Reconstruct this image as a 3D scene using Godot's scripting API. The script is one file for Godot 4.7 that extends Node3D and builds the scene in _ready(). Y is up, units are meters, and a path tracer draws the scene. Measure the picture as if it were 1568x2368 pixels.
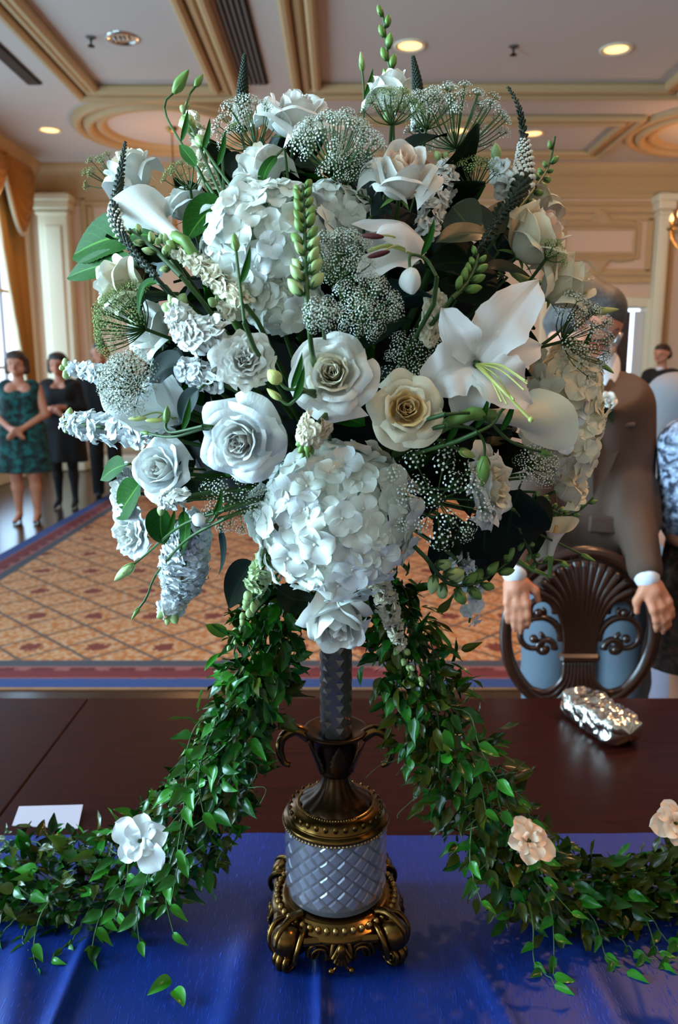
extends Node3D
# A flower centrepiece on a dining table in a hotel reception room. y is up, metres; the camera stands at the origin looking along -z, tilted down.

const F := 1813.0          # focal length in photo pixels (frame 1568 x 2368)
const TILT := 0.1822       # camera tilt, radians
const EYE := Vector3(0, 1.5, 0)
const TABLE := 0.76
const CEIL := 4.25
var FW := Vector3(0, -sin(TILT), -cos(TILT))
var UP := Vector3(0, cos(TILT), -sin(TILT))
var rng := RandomNumberGenerator.new()
var used := {}
var M := {}

# ---------------------------------------------------------------- mesh builder
class MB:
	var v := PackedVector3Array()
	var uv := PackedVector2Array()
	var ix := PackedInt32Array()

	func grid(pts: PackedVector3Array, nu: int, nv: int, wrap := false) -> void:
		# pts: (nv + 1) rows of nu + 1 points (nu when wrapped); the front faces du x dv
		var row := nu if wrap else nu + 1
		var o := v.size()
		v.append_array(pts)
		for j in nv + 1:
			for i in row:
				uv.append(Vector2(float(i) / nu, 1.0 - float(j) / nv))
		for j in nv:
			for i in nu:
				var i1 := (i + 1) % row if wrap else i + 1
				var a := o + j * row + i
				var b := o + (j + 1) * row + i
				var c := o + j * row + i1
				var d := o + (j + 1) * row + i1
				ix.append_array(PackedInt32Array([a, b, c, c, b, d]))

	func tri(a: Vector3, b: Vector3, c: Vector3, out: Vector3) -> void:
		var o := v.size()
		v.append_array(PackedVector3Array([a, b, c]))
		uv.append_array(PackedVector2Array([Vector2(0, 0), Vector2(1, 0), Vector2(0, 1)]))
		if (c - a).cross(b - a).dot(out) >= 0.0:
			ix.append_array(PackedInt32Array([o, o + 1, o + 2]))
		else:
			ix.append_array(PackedInt32Array([o, o + 2, o + 1]))

	func quad(a: Vector3, b: Vector3, c: Vector3, d: Vector3, out: Vector3) -> void:
		var o := v.size()
		v.append_array(PackedVector3Array([a, b, c, d]))
		uv.append_array(PackedVector2Array([Vector2(0, 0), Vector2(1, 0), Vector2(1, 1), Vector2(0, 1)]))
		if (c - a).cross(b - a).dot(out) >= 0.0:
			ix.append_array(PackedInt32Array([o, o + 1, o + 2, o, o + 2, o + 3]))
		else:
			ix.append_array(PackedInt32Array([o, o + 2, o + 1, o, o + 3, o + 2]))

	func box(c: Vector3, s: Vector3, bev := 0.0, bas := Basis()) -> void:
		var h := s * 0.5
		var b := minf(bev, minf(h.x, minf(h.y, h.z)) * 0.9)
		var P := {}
		for sx in [-1, 1]:
			for sy in [-1, 1]:
				for sz in [-1, 1]:
					var k := Vector3(sx, sy, sz)
					P[[sx, sy, sz, 0]] = c + bas * (k * Vector3(h.x, h.y - b, h.z - b))
					P[[sx, sy, sz, 1]] = c + bas * (k * Vector3(h.x - b, h.y, h.z - b))
					P[[sx, sy, sz, 2]] = c + bas * (k * Vector3(h.x - b, h.y - b, h.z))
		for s1 in [-1, 1]:
			quad(P[[s1, -1, -1, 0]], P[[s1, 1, -1, 0]], P[[s1, 1, 1, 0]], P[[s1, -1, 1, 0]], bas * Vector3(s1, 0, 0))
			quad(P[[-1, s1, -1, 1]], P[[1, s1, -1, 1]], P[[1, s1, 1, 1]], P[[-1, s1, 1, 1]], bas * Vector3(0, s1, 0))
			quad(P[[-1, -1, s1, 2]], P[[1, -1, s1, 2]], P[[1, 1, s1, 2]], P[[-1, 1, s1, 2]], bas * Vector3(0, 0, s1))
		if b <= 0.0:
			return
		for s1 in [-1, 1]:
			for s2 in [-1, 1]:
				quad(P[[s1, s2, -1, 0]], P[[s1, s2, 1, 0]], P[[s1, s2, 1, 1]], P[[s1, s2, -1, 1]], bas * Vector3(s1, s2, 0))
				quad(P[[s1, -1, s2, 0]], P[[s1, 1, s2, 0]], P[[s1, 1, s2, 2]], P[[s1, -1, s2, 2]], bas * Vector3(s1, 0, s2))
				quad(P[[-1, s1, s2, 1]], P[[1, s1, s2, 1]], P[[1, s1, s2, 2]], P[[-1, s1, s2, 2]], bas * Vector3(0, s1, s2))
				for s3 in [-1, 1]:
					tri(P[[s1, s2, s3, 0]], P[[s1, s2, s3, 1]], P[[s1, s2, s3, 2]], bas * Vector3(s1, s2, s3))

	func tube(path: Array, rad: Array, sides := 6, caps := true) -> void:
		var n := path.size()
		var pts := PackedVector3Array()
		var t0: Vector3 = (path[1] - path[0]).normalized()
		var nx: Vector3 = t0.cross(Vector3(0.31, 0.83, 0.46)).normalized()
		for k in n:
			var t: Vector3 = (path[mini(k + 1, n - 1)] - path[maxi(k - 1, 0)]).normalized()
			nx = (nx - t * nx.dot(t)).normalized()
			var ny := t.cross(nx)
			var r: float = rad[k] if rad.size() == n else lerpf(rad[0], rad[-1], float(k) / (n - 1))
			for i in sides:
				var a := -TAU * i / sides
				pts.append(path[k] + (nx * cos(a) - ny * sin(a)) * r)
		# angle runs so that du x dv points outward
		var o := v.size()
		grid(pts, sides, n - 1, true)
		if caps:
			for e in [0, n - 1]:
				var c := v.size()
				v.append(path[e])
				uv.append(Vector2(0.5, 0.5))
				for i in sides:
					var a: int = o + e * sides + i
					var b: int = o + e * sides + (i + 1) % sides
					if e == 0:
						ix.append_array(PackedInt32Array([c, a, b]))
					else:
						ix.append_array(PackedInt32Array([c, b, a]))

	func lathe(prof: Array, seg := 24, at := Vector3.ZERO, bas := Basis(), lobes := 0, lobe := 0.0, a0 := 0.0) -> void:
		var pts := PackedVector3Array()
		for p in prof:
			for i in seg:
				var a := TAU * i / seg + a0
				var r: float = p.x * (1.0 + (lobe * (absf(sin(a * lobes * 0.5)) - 0.6) if lobes else 0.0))
				pts.append(at + bas * Vector3(r * sin(a), p.y, r * cos(a)))
		grid(pts, seg, prof.size() - 1, true)

	func ball(c: Vector3, r: Vector3, nu := 10, nv := 6, bas := Basis()) -> void:
		var pr := PackedVector3Array()
		for j in nv + 1:
			var t := -PI / 2 + PI * j / nv
			var cr := maxf(cos(t), 0.002)
			for i in nu:
				var a := TAU * i / nu
				pr.append(c + bas * Vector3(r.x * cr * sin(a), r.y * sin(t), r.z * cr * cos(a)))
		grid(pr, nu, nv, true)

	func blade(p0: Vector3, p1: Vector3, p2: Vector3, hw: float, nrm: Vector3, o := {}) -> void:
		var nu: int = o.get("nu", 6)
		var nv: int = o.get("nv", 10)
		var cup: float = o.get("cup", 0.25)
		var wave: float = o.get("wave", 0.0)
		var freq: float = o.get("freq", 9.0)
		var ph: float = o.get("ph", 0.0)
		var peak: float = o.get("peak", 0.8)
		var ex: float = o.get("ex", 0.85)
		var bw: float = o.get("bw", 0.0)
		var fold: float = o.get("fold", 1.5)
		var twist: float = o.get("twist", 0.0)
		var saw: float = o.get("saw", 0.0)
		var edge: float = o.get("edge", 0.0)
		var rib: float = o.get("rib", 0.0)
		var pts := PackedVector3Array()
		for j in nv + 1:
			var t := float(j) / nv
			var c := p0 * ((1 - t) * (1 - t)) + p1 * (2 * t * (1 - t)) + p2 * (t * t)
			var tg := ((p1 - p0) * (1 - t) + (p2 - p1) * t).normalized()
			var n := (nrm - tg * nrm.dot(tg)).normalized()
			if twist != 0.0:
				n = n.rotated(tg, twist * t)
			var sd := tg.cross(n)
			var w := hw * maxf(pow(maxf(sin(PI * pow(t, peak)), 0.0), ex), bw * (1.0 - t * t * t))
			if saw > 0.0:
				w *= 1.0 + saw * (1.0 if j % 2 == 0 else -1.0)
			w *= 1.0 + edge * (sin(t * 17.0 + ph) + 0.6 * sin(t * 31.0 + ph * 2.0))
			w = maxf(w, hw * 0.01)
			for i in nu + 1:
				var u := -1.0 + 2.0 * i / nu
				var au := absf(u)
				pts.append(c + sd * (u * w) + n * (cup * pow(au, fold) * w - rib * w * exp(-u * u * 40.0) + wave * hw * sin(freq * t + ph + u * 1.7) * au))
		grid(pts, nu, nv)

	func add(m: MB, t: Transform3D) -> void:
		var o := v.size()
		for p in m.v:
			v.append(t * p)
		uv.append_array(m.uv)
		for k in m.ix:
			ix.append(k + o)

	func mesh(smooth := true) -> ArrayMesh:
		var nr := PackedVector3Array()
		nr.resize(v.size())
		for k in range(0, ix.size(), 3):
			var a := v[ix[k]]
			var n := (v[ix[k + 2]] - a).cross(v[ix[k + 1]] - a)
			nr[ix[k]] += n
			nr[ix[k + 1]] += n
			nr[ix[k + 2]] += n
		for k in nr.size():
			nr[k] = nr[k].normalized() if nr[k].length_squared() > 0.0 else Vector3.UP
		var arr := []
		arr.resize(Mesh.ARRAY_MAX)
		arr[Mesh.ARRAY_VERTEX] = v
		arr[Mesh.ARRAY_NORMAL] = nr
		arr[Mesh.ARRAY_TEX_UV] = uv
		arr[Mesh.ARRAY_INDEX] = ix
		var m := ArrayMesh.new()
		if ix.size():
			m.add_surface_from_arrays(Mesh.PRIMITIVE_TRIANGLES, arr)
		return m

# ---------------------------------------------------------------- helpers
func P(x: float, y: float, dep: float) -> Vector3:      # a point of the place from its direction and its distance along the view
	return EYE + FW * dep + Vector3((x - 784.0) / F * dep, 0, 0) + UP * ((1184.0 - y) / F * dep)

func V(d: Vector3) -> Vector3:                           # right, up, towards the viewer -> world
	return (Vector3(d.x, 0, 0) + UP * d.y - FW * d.z).normalized()

func sd(x: float, y: float) -> float:                    # depth of the bouquet's surface
	var dx := (x - 775.0) / 640.0
	var dy := (y - 810.0) / 640.0
	return 0.925 - 0.235 * sqrt(clampf(1.0 - dx * dx - dy * dy, 0.0, 1.0))

func basis_y(d: Vector3, twist := 0.0) -> Basis:         # y along d
	var y := d.normalized()
	var h := Vector3(0, 0, 1) if absf(y.z) < 0.9 else Vector3(1, 0, 0)
	var x := y.cross(h).normalized()
	return Basis(x, y, x.cross(y)).orthonormalized() * Basis(Vector3.UP, twist)

func numbered(n: String) -> String:
	used[n] = used.get(n, -1) + 1
	return n if used[n] == 0 else "%s_%03d" % [n, used[n]]

func thing(n: String, label: String, category: String, at := Vector3.ZERO, group := "", bas := Basis()) -> Node3D:
	var o := Node3D.new()
	o.name = numbered(n)
	add_child(o, true)
	o.transform = Transform3D(bas, at)
	o.set_meta("label", label)
	o.set_meta("category", category)
	if group:
		o.set_meta("group", group)
	return o

func obj(n: String, mesh: Mesh, mat: Material, parent: Node = self, t := Transform3D()) -> MeshInstance3D:
	var o := MeshInstance3D.new()
	o.name = numbered(n) if parent == self else n
	o.mesh = mesh
	o.material_override = mat
	o.transform = t
	parent.add_child(o, true)
	return o

func struct(n: String, mesh: Mesh, mat: Material) -> MeshInstance3D:
	var o := obj(n, mesh, mat)
	o.set_meta("kind", "structure")
	return o

func single(n: String, mesh: Mesh, mat: Material, label: String, category: String, t := Transform3D(), group := "") -> MeshInstance3D:
	var o := obj(n, mesh, mat, self, t)
	o.set_meta("label", label)
	o.set_meta("category", category)
	if group:
		o.set_meta("group", group)
	return o

func mat(key: String, c: Color, rough := 0.6, o := {}) -> StandardMaterial3D:
	var m := StandardMaterial3D.new()
	m.resource_name = key
	m.albedo_color = c
	m.roughness = rough
	for k in o:
		m.set(k, o[k])
	M[key] = m
	return m

func bent(ctrl: Array, n := 10) -> Array:                # Catmull-Rom through the points
	var c := Curve3D.new()
	var k := ctrl.size()
	for i in k:
		var t: Vector3 = (ctrl[mini(i + 1, k - 1)] - ctrl[maxi(i - 1, 0)]) / 6.0
		c.add_point(ctrl[i], -t, t)
	var out := []
	for i in n + 1:
		out.append(c.sample_baked(c.get_baked_length() * i / n, true))
	return out

func tex(im: Image) -> ImageTexture:
	im.generate_mipmaps()
	return ImageTexture.create_from_image(im)

func noise(seed_: int, freq: float, oct := 3) -> FastNoiseLite:
	var n := FastNoiseLite.new()
	n.seed = seed_
	n.frequency = freq
	n.fractal_octaves = oct
	return n

# a smooth union of tapered capsules [a, b, ra, rb], meshed by surface nets; cuts are planes [normal, offset]: what lies beyond is cut away
func body(caps: Array, k: float, cell: float, cuts := []) -> MB:
	var lo := Vector3.ONE * 1e9
	var hi := -lo
	for c in caps:
		for e in 2:
			var r: Vector3 = Vector3.ONE * (c[2 + e] + k + cell * 2.5)
			lo = lo.min(c[e] - r)
			hi = hi.max(c[e] + r)
	var nx := int((hi.x - lo.x) / cell) + 2
	var ny := int((hi.y - lo.y) / cell) + 2
	var nz := int((hi.z - lo.z) / cell) + 2
	var f := PackedFloat32Array()
	f.resize(nx * ny * nz)
	f.fill(9.0)
	for c in caps:
		var a: Vector3 = c[0]
		var ra: float = c[2]
		var rb: float = c[3]
		var ab: Vector3 = c[1] - a
		var l2 := maxf(ab.length_squared(), 1e-9)
		var pad := Vector3.ONE * (maxf(ra, rb) + k + cell * 2.0)
		var p0: Vector3 = (a.min(c[1]) - pad - lo) / cell
		var p1: Vector3 = (a.max(c[1]) + pad - lo) / cell
		for z in range(maxi(0, int(p0.z)), mini(nz, int(p1.z) + 2)):
			for y in range(maxi(0, int(p0.y)), mini(ny, int(p1.y) + 2)):
				var row := (z * ny + y) * nx
				for x in range(maxi(0, int(p0.x)), mini(nx, int(p1.x) + 2)):
					var q := lo + Vector3(x, y, z) * cell - a
					var t := clampf(q.dot(ab) / l2, 0.0, 1.0)
					var d := (q - ab * t).length() - lerpf(ra, rb, t)
					var e := f[row + x]
					if e > 8.0:
						f[row + x] = d
					else:
						var h := maxf(k - absf(d - e), 0.0) / k
						f[row + x] = minf(d, e) - h * h * k * 0.25
	for cut in cuts:
		var cn: Vector3 = cut[0]
		for z in nz:
			for y in ny:
				var row := (z * ny + y) * nx
				for x in nx:
					if f[row + x] < 1.0:
						f[row + x] = maxf(f[row + x], (lo + Vector3(x, y, z) * cell).dot(cn) - cut[1])
	var m := MB.new()
	var id := {}
	var sx := nx
	var sz := nx * ny
	var off := [0, 1, sx, sx + 1, sz, sz + 1, sz + sx, sz + sx + 1]
	var ed := [[0, 1], [2, 3], [4, 5], [6, 7], [0, 2], [1, 3], [4, 6], [5, 7], [0, 4], [1, 5], [2, 6], [3, 7]]
	var co := [Vector3(0, 0, 0), Vector3(1, 0, 0), Vector3(0, 1, 0), Vector3(1, 1, 0), Vector3(0, 0, 1), Vector3(1, 0, 1), Vector3(0, 1, 1), Vector3(1, 1, 1)]
	var lim := cell * 1.9
	for z in nz - 1:
		for y in ny - 1:
			var row := (z * ny + y) * nx
			for x in nx - 1:
				if absf(f[row + x]) > lim:
					continue
				var b := row + x
				var neg := 0
				for o in off:
					if f[b + o] < 0.0:
						neg += 1
				if neg == 0 or neg == 8:
					continue
				var s := Vector3.ZERO
				var cnt := 0
				for e in ed:
					var d0 := f[b + off[e[0]]]
					var d1 := f[b + off[e[1]]]
					if (d0 < 0.0) != (d1 < 0.0):
						var c0: Vector3 = co[e[0]]
						s += c0.lerp(co[e[1]], d0 / (d0 - d1))
						cnt += 1
				id[b] = m.v.size()
				m.v.append(lo + (Vector3(x, y, z) + s / cnt) * cell)
				m.uv.append(Vector2.ZERO)
	for b in id:
		var d0 := f[b]
		for ax in 3:
			var st: int = [1, sx, sz][ax]
			var u: int = [sx, sz, 1][ax]
			var w: int = [sz, 1, sx][ax]
			if (d0 < 0.0) == (f[b + st] < 0.0):
				continue
			if not (id.has(b - u) and id.has(b - w) and id.has(b - u - w)):
				continue
			var q := [id[b], id[b - u], id[b - u - w], id[b - w]]
			if d0 < 0.0:
				m.ix.append_array(PackedInt32Array([q[0], q[2], q[1], q[0], q[3], q[2]]))
			else:
				m.ix.append_array(PackedInt32Array([q[0], q[1], q[2], q[0], q[2], q[3]]))
	return m

# ---------------------------------------------------------------- materials
func leaf_image(base: Color, vein: Color, seed_: int) -> ImageTexture:
	var im := Image.create(96, 192, false, Image.FORMAT_RGB8)
	var n := noise(seed_, 0.06)
	for y in 192:
		for x in 96:
			var u := (x / 95.0) * 2.0 - 1.0
			var t := 1.0 - y / 191.0
			var s := fposmod((t - absf(u) * 0.28) * 9.0, 1.0)
			var k := maxf(smoothstep(0.07, 0.02, absf(u)), 0.45 * smoothstep(0.1, 0.0, absf(s - 0.5)) * (1.0 - absf(u) * 0.6))
			im.set_pixel(x, y, base.lerp(base * 0.75, 0.5 + 0.5 * n.get_noise_2d(x * 2.0, y)).lerp(vein, k))
	return tex(im)

func streak_image(a: Color, b: Color, w: int, h: int, fx: float, fy: float, seed_: int, hard := 1.0) -> ImageTexture:
	var im := Image.create(w, h, false, Image.FORMAT_RGB8)
	var n := noise(seed_, 1.0, 4)
	for y in h:
		for x in w:
			# blended across the borders so that the picture repeats
			var wx := float(x) / w
			var wy := float(y) / h
			var k0 := n.get_noise_2d(x * fx, y * fy) * (1.0 - wx) + n.get_noise_2d((x - w) * fx, y * fy) * wx
			var k1 := n.get_noise_2d(x * fx, (y - h) * fy) * (1.0 - wx) + n.get_noise_2d((x - w) * fx, (y - h) * fy) * wx
			im.set_pixel(x, y, a.lerp(b, clampf(0.5 + hard * (k0 * (1.0 - wy) + k1 * wy), 0.0, 1.0)))
	return tex(im)

func slub_image(bump: bool) -> ImageTexture:         # dupion silk: fine weft, with thick threads along v
	var im := Image.create(512, 512, false, Image.FORMAT_RGB8)
	im.fill(Color(0.3, 0.3, 0.3) if bump else Color(0.72, 0.72, 0.72))
	var g := RandomNumberGenerator.new()
	g.seed = 77
	for k in 1100:
		var x := g.randi_range(0, 511)
		var y := g.randi_range(0, 511)
		var l := g.randi_range(8, 46)
		var s := g.randf_range(0.2, 1.0)
		for i in l:
			var f := sin(PI * i / l) * s
			var yy := (y + i) % 512
			var c := im.get_pixel(x, yy).r
			var n := minf(1.0, c + f * (0.5 if bump else 0.4))
			im.set_pixel(x, yy, Color(n, n, n))
	return tex(im)

func rug_image() -> ImageTexture:
	var w := 832
	var h := 1024
	var im := Image.create(w, h, false, Image.FORMAT_RGB8)
	var n := noise(5, 0.05, 3)
	var n2 := noise(9, 0.022, 2)
	var orange := Color(0.66, 0.38, 0.15)
	var beige := Color(0.74, 0.57, 0.43)
	var wine := Color(0.33, 0.07, 0.07)
	var grey := Color(0.24, 0.24, 0.27)
	var rose := Color(0.40, 0.11, 0.12)
	var pink := Color(0.52, 0.30, 0.28)
	var blue := Color(0.16, 0.24, 0.44)
	for y in h:
		for x in w:
			var X := 5.5 * x / w
			var Z := 6.8 * y / h
			var e := minf(minf(X, 5.5 - X), minf(Z, 6.8 - Z))
			var along := Z if minf(X, 5.5 - X) < minf(Z, 6.8 - Z) else X
			var j := n.get_noise_2d(x * 4.0, y * 4.0) * 0.012
			var c: Color
			if e < 0.10 + j * 0.3:
				c = blue
			elif e < 0.118:
				c = pink
			elif e < 0.205 + j:
				c = rose
			elif e < 0.24 + j:
				c = wine if fposmod(along * 5.0 + j * 8.0, 1.0) < 0.62 else pink
			elif e < 0.262:
				c = pink
			elif e < 0.34:
				c = grey
			else:
				var a := fposmod((X + Z) / 0.36, 1.0)
				var b := fposmod((X - Z) / 0.36, 1.0)
				var edge := minf(minf(a, 1.0 - a), minf(b, 1.0 - b)) + j * 1.2
				var ca := floorf((X + Z) / 0.36)
				var cb := floorf((X - Z) / 0.36)
				c = orange.lerp(beige, clampf(0.35 + n.get_noise_2d(x * 2.6, y * 2.6) * 2.4, 0.0, 1.0))
				if edge < 0.04:
					c = grey.lerp(orange, 0.3)
				var r := Vector2(a - 0.5, b - 0.5).length()
				if posmod(int(ca + 2.0 * cb), 3) == 0 and r < 0.23 + n2.get_noise_2d(x * 6.0, y * 6.0) * 0.14:
					c = wine.lerp(orange, 0.3)
				elif r < 0.34 and r > 0.24 and n.get_noise_2d(x * 5.0, y * 5.0) > 0.05:
					c = beige
			im.set_pixel(x, y, c)
	return tex(im)

func make_materials() -> void:
	mat("ceiling", Color(0.80, 0.76, 0.74), 0.9)
	mat("wall", Color(0.86, 0.74, 0.64), 0.8)
	mat("cream", Color(0.88, 0.80, 0.72), 0.6)
	mat("gold_paint", Color(0.76, 0.63, 0.46), 0.55)
	mat("vent", Color(0.36, 0.34, 0.34), 0.6)
	mat("dark", Color(0.02, 0.018, 0.016), 0.8)
	mat("chrome", Color(0.8, 0.8, 0.8), 0.15, {"metallic": 1.0})
	mat("pane", Color(1, 1, 1, 0.04), 0.02, {"transparency": BaseMaterial3D.TRANSPARENCY_ALPHA})
	mat("lamp", Color(1, 0.9, 0.75), 0.5, {"emission_enabled": true, "emission": Color(1.0, 0.72, 0.42), "emission_energy_multiplier": 3.2})
	mat("white_wood", Color(0.85, 0.85, 0.85), 0.4)
	mat("floor", Color(1, 1, 1), 0.22, {"albedo_texture": streak_image(Color(0.20, 0.10, 0.06), Color(0.10, 0.05, 0.035), 256, 256, 0.35, 0.02, 3), "uv1_triplanar": true, "uv1_world_triplanar": true, "uv1_scale": Vector3(0.9, 0.9, 0.9)})
	mat("mahogany", Color(1, 1, 1), 0.32, {"albedo_texture": streak_image(Color(0.21, 0.07, 0.05), Color(0.13, 0.04, 0.03), 256, 256, 0.02, 0.3, 4), "uv1_triplanar": true, "uv1_world_triplanar": true, "uv1_scale": Vector3(1.3, 1.3, 1.3), "metallic_specular": 0.22})
	mat("chair_wood", Color(0.21, 0.10, 0.06), 0.26, {"clearcoat_enabled": true, "clearcoat": 0.5, "clearcoat_roughness": 0.15})
	mat("rug", Color(1, 1, 1), 0.95, {"albedo_texture": rug_image()})
	mat("drape", Color(0.66, 0.42, 0.10), 0.55, {"rim_enabled": true, "rim": 0.4, "rim_tint": 0.6, "backlight_enabled": true, "backlight": Color(0.25, 0.16, 0.05)})
	mat("tassel", Color(0.85, 0.78, 0.66), 0.8)
	mat("silk", Color(0.015, 0.21, 0.60), 0.42, {"albedo_texture": slub_image(false), "uv1_scale": Vector3(7, 7, 7), "metallic_specular": 0.5, "heightmap_enabled": true, "heightmap_texture": slub_image(true), "heightmap_scale": 0.07})
	mat("card", Color(0.74, 0.70, 0.75), 0.7)
	mat("foil", Color(0.86, 0.84, 0.80), 0.2, {"metallic": 1.0})
	# vase
	mat("gilt", Color(0.42, 0.30, 0.15), 0.25, {"metallic": 1.0})
	mat("gilt_bright", Color(0.66, 0.52, 0.30), 0.28, {"metallic": 1.0})
	mat("bronze", Color(0.22, 0.14, 0.07), 0.36, {"metallic": 0.9})
	mat("crystal", Color(0.70, 0.70, 0.74, 0.18), 0.05, {"transparency": BaseMaterial3D.TRANSPARENCY_ALPHA})
	mat("facet", Color(0.58, 0.59, 0.68, 0.42), 0.1, {"transparency": BaseMaterial3D.TRANSPARENCY_ALPHA})
	mat("facet_dark", Color(0.40, 0.38, 0.38), 0.1, {"metallic": 0.45})
	mat("crystal_frost", Color(0.27, 0.21, 0.19), 0.35)
	# flowers
	var vein := streak_image(Color.BLACK, Color.WHITE, 128, 128, 0.16, 0.03, 41, 1.3)
	var pet := {"backlight_enabled": true, "rim_enabled": true, "rim": 0.15}
	for k in [["white", Color(0.93, 0.93, 0.90), 0.5], ["white_cool", Color(0.92, 0.94, 0.94), 0.5], ["cream", Color(0.94, 0.90, 0.78), 0.5], ["peach", Color(0.95, 0.83, 0.72), 0.45], ["honey", Color(0.90, 0.76, 0.50), 0.4],
			["yellowgreen", Color(0.78, 0.80, 0.46), 0.4], ["palegreen", Color(0.72, 0.80, 0.56), 0.35], ["hydrangea", Color(0.93, 0.95, 0.91), 0.55], ["lily", Color(0.93, 0.91, 0.89), 0.5]]:
		pet["backlight"] = Color(k[2], k[2], k[2])
		pet["heightmap_enabled"] = true
		pet["heightmap_texture"] = vein
		pet["heightmap_scale"] = 0.005 if k[0] == "hydrangea" else 0.016
		mat(k[0], k[1], 0.55, pet)
	mat("anther", Color(0.30, 0.035, 0.015), 0.7)
	mat("pistil", Color(0.74, 0.76, 0.42), 0.4)
	mat("bud", Color(0.44, 0.58, 0.26), 0.45)
	mat("bud_light", Color(0.66, 0.75, 0.48), 0.45)
	mat("stem", Color(0.20, 0.33, 0.11), 0.5)
	mat("stem_dark", Color(0.08, 0.15, 0.06), 0.5)
	mat("spike", Color(0.06, 0.15, 0.07), 0.6)
	mat("lace", Color(0.90, 0.91, 0.86), 0.7)
	mat("lace_green", Color(0.62, 0.70, 0.42), 0.7)
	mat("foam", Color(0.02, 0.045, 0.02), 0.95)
	var bl := {"backlight_enabled": true, "backlight": Color(0.22, 0.3, 0.08)}
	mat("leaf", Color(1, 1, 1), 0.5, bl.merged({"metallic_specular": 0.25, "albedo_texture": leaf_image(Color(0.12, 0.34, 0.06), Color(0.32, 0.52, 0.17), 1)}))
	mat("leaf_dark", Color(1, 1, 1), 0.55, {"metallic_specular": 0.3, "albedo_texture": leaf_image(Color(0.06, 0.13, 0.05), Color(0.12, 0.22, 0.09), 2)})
	mat("leaf_blue", Color(1, 1, 1), 0.5, {"metallic_specular": 0.35, "albedo_texture": leaf_image(Color(0.10, 0.19, 0.17), Color(0.18, 0.28, 0.22), 3)})
	mat("leaf_olive", Color(1, 1, 1), 0.42, bl.merged({"albedo_texture": leaf_image(Color(0.17, 0.22, 0.05), Color(0.30, 0.34, 0.12), 4)}))
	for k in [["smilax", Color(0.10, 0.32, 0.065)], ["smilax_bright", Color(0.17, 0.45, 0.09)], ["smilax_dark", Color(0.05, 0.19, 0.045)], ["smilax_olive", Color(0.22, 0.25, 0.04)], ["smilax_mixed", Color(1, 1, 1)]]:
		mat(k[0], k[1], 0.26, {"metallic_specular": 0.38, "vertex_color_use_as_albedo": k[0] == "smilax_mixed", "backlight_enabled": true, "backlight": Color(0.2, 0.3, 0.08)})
	# people
	mat("skin", Color(0.80, 0.52, 0.40), 0.55, {"subsurf_scatter_enabled": true, "subsurf_scatter_strength": 0.05})
	mat("hair_brown", Color(0.24, 0.12, 0.05), 0.5)
	mat("hair_dark", Color(0.10, 0.05, 0.035), 0.5)
	mat("hair_grey", Color(1, 1, 1), 0.6, {"albedo_texture": streak_image(Color(0.42, 0.40, 0.39), Color(0.16, 0.15, 0.15), 128, 128, 0.5, 0.05, 8, 1.5), "uv1_triplanar": true, "uv1_scale": Vector3(6, 6, 6)})
	mat("hair_auburn", Color(1, 1, 1), 0.45, {"albedo_texture": streak_image(Color(0.34, 0.13, 0.06), Color(0.15, 0.05, 0.03), 128, 128, 0.5, 0.05, 9, 1.4), "uv1_triplanar": true, "uv1_scale": Vector3(4, 4, 4)})
	mat("black_cloth", Color(0.022, 0.022, 0.026), 0.8)
	mat("navy", Color(0.03, 0.035, 0.06), 0.8)
	mat("tights", Color(0.05, 0.035, 0.035), 0.7)
	mat("brown_suit", Color(0.29, 0.21, 0.165), 0.85)
	mat("grey_suit", Color(0.46, 0.46, 0.48), 0.85)
	mat("trousers", Color(0.36, 0.40, 0.45), 0.85)
	mat("pale_trousers", Color(0.52, 0.47, 0.52), 0.85)
	mat("shirt", Color(0.85, 0.86, 0.9), 0.7)
	mat("eye", Color(0.05, 0.03, 0.025), 0.3)
	mat("lips", Color(0.55, 0.22, 0.20), 0.5)
	mat("dress_teal", Color(1, 1, 1), 0.8, {"albedo_texture": streak_image(Color(0.02, 0.03, 0.03), Color(0.05, 0.40, 0.38), 128, 128, 0.045, 0.045, 12, 1.9), "uv1_triplanar": true, "uv1_scale": Vector3(1.8, 1.8, 1.8)})
	mat("print_blue", Color(1, 1, 1), 0.8, {"albedo_texture": streak_image(Color(0.08, 0.09, 0.16), Color(0.72, 0.76, 0.85), 128, 128, 0.09, 0.09, 15, 3.5), "uv1_triplanar": true, "uv1_scale": Vector3(3.2, 3.2, 3.2)})
	mat("print_brown", Color(1, 1, 1), 0.8, {"albedo_texture": streak_image(Color(0.03, 0.025, 0.04), Color(0.34, 0.19, 0.09), 128, 128, 0.08, 0.08, 16, 2.5), "uv1_triplanar": true, "uv1_scale": Vector3(3.2, 3.2, 3.2)})

# ---------------------------------------------------------------- camera, sky, lamps
const DAY := Color(0.73, 0.91, 1.0)
const WARM := Color(1.0, 0.74, 0.50)
const WIN_Z := [1.9, -0.7, -4.4, -7.6, -10.65]

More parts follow.
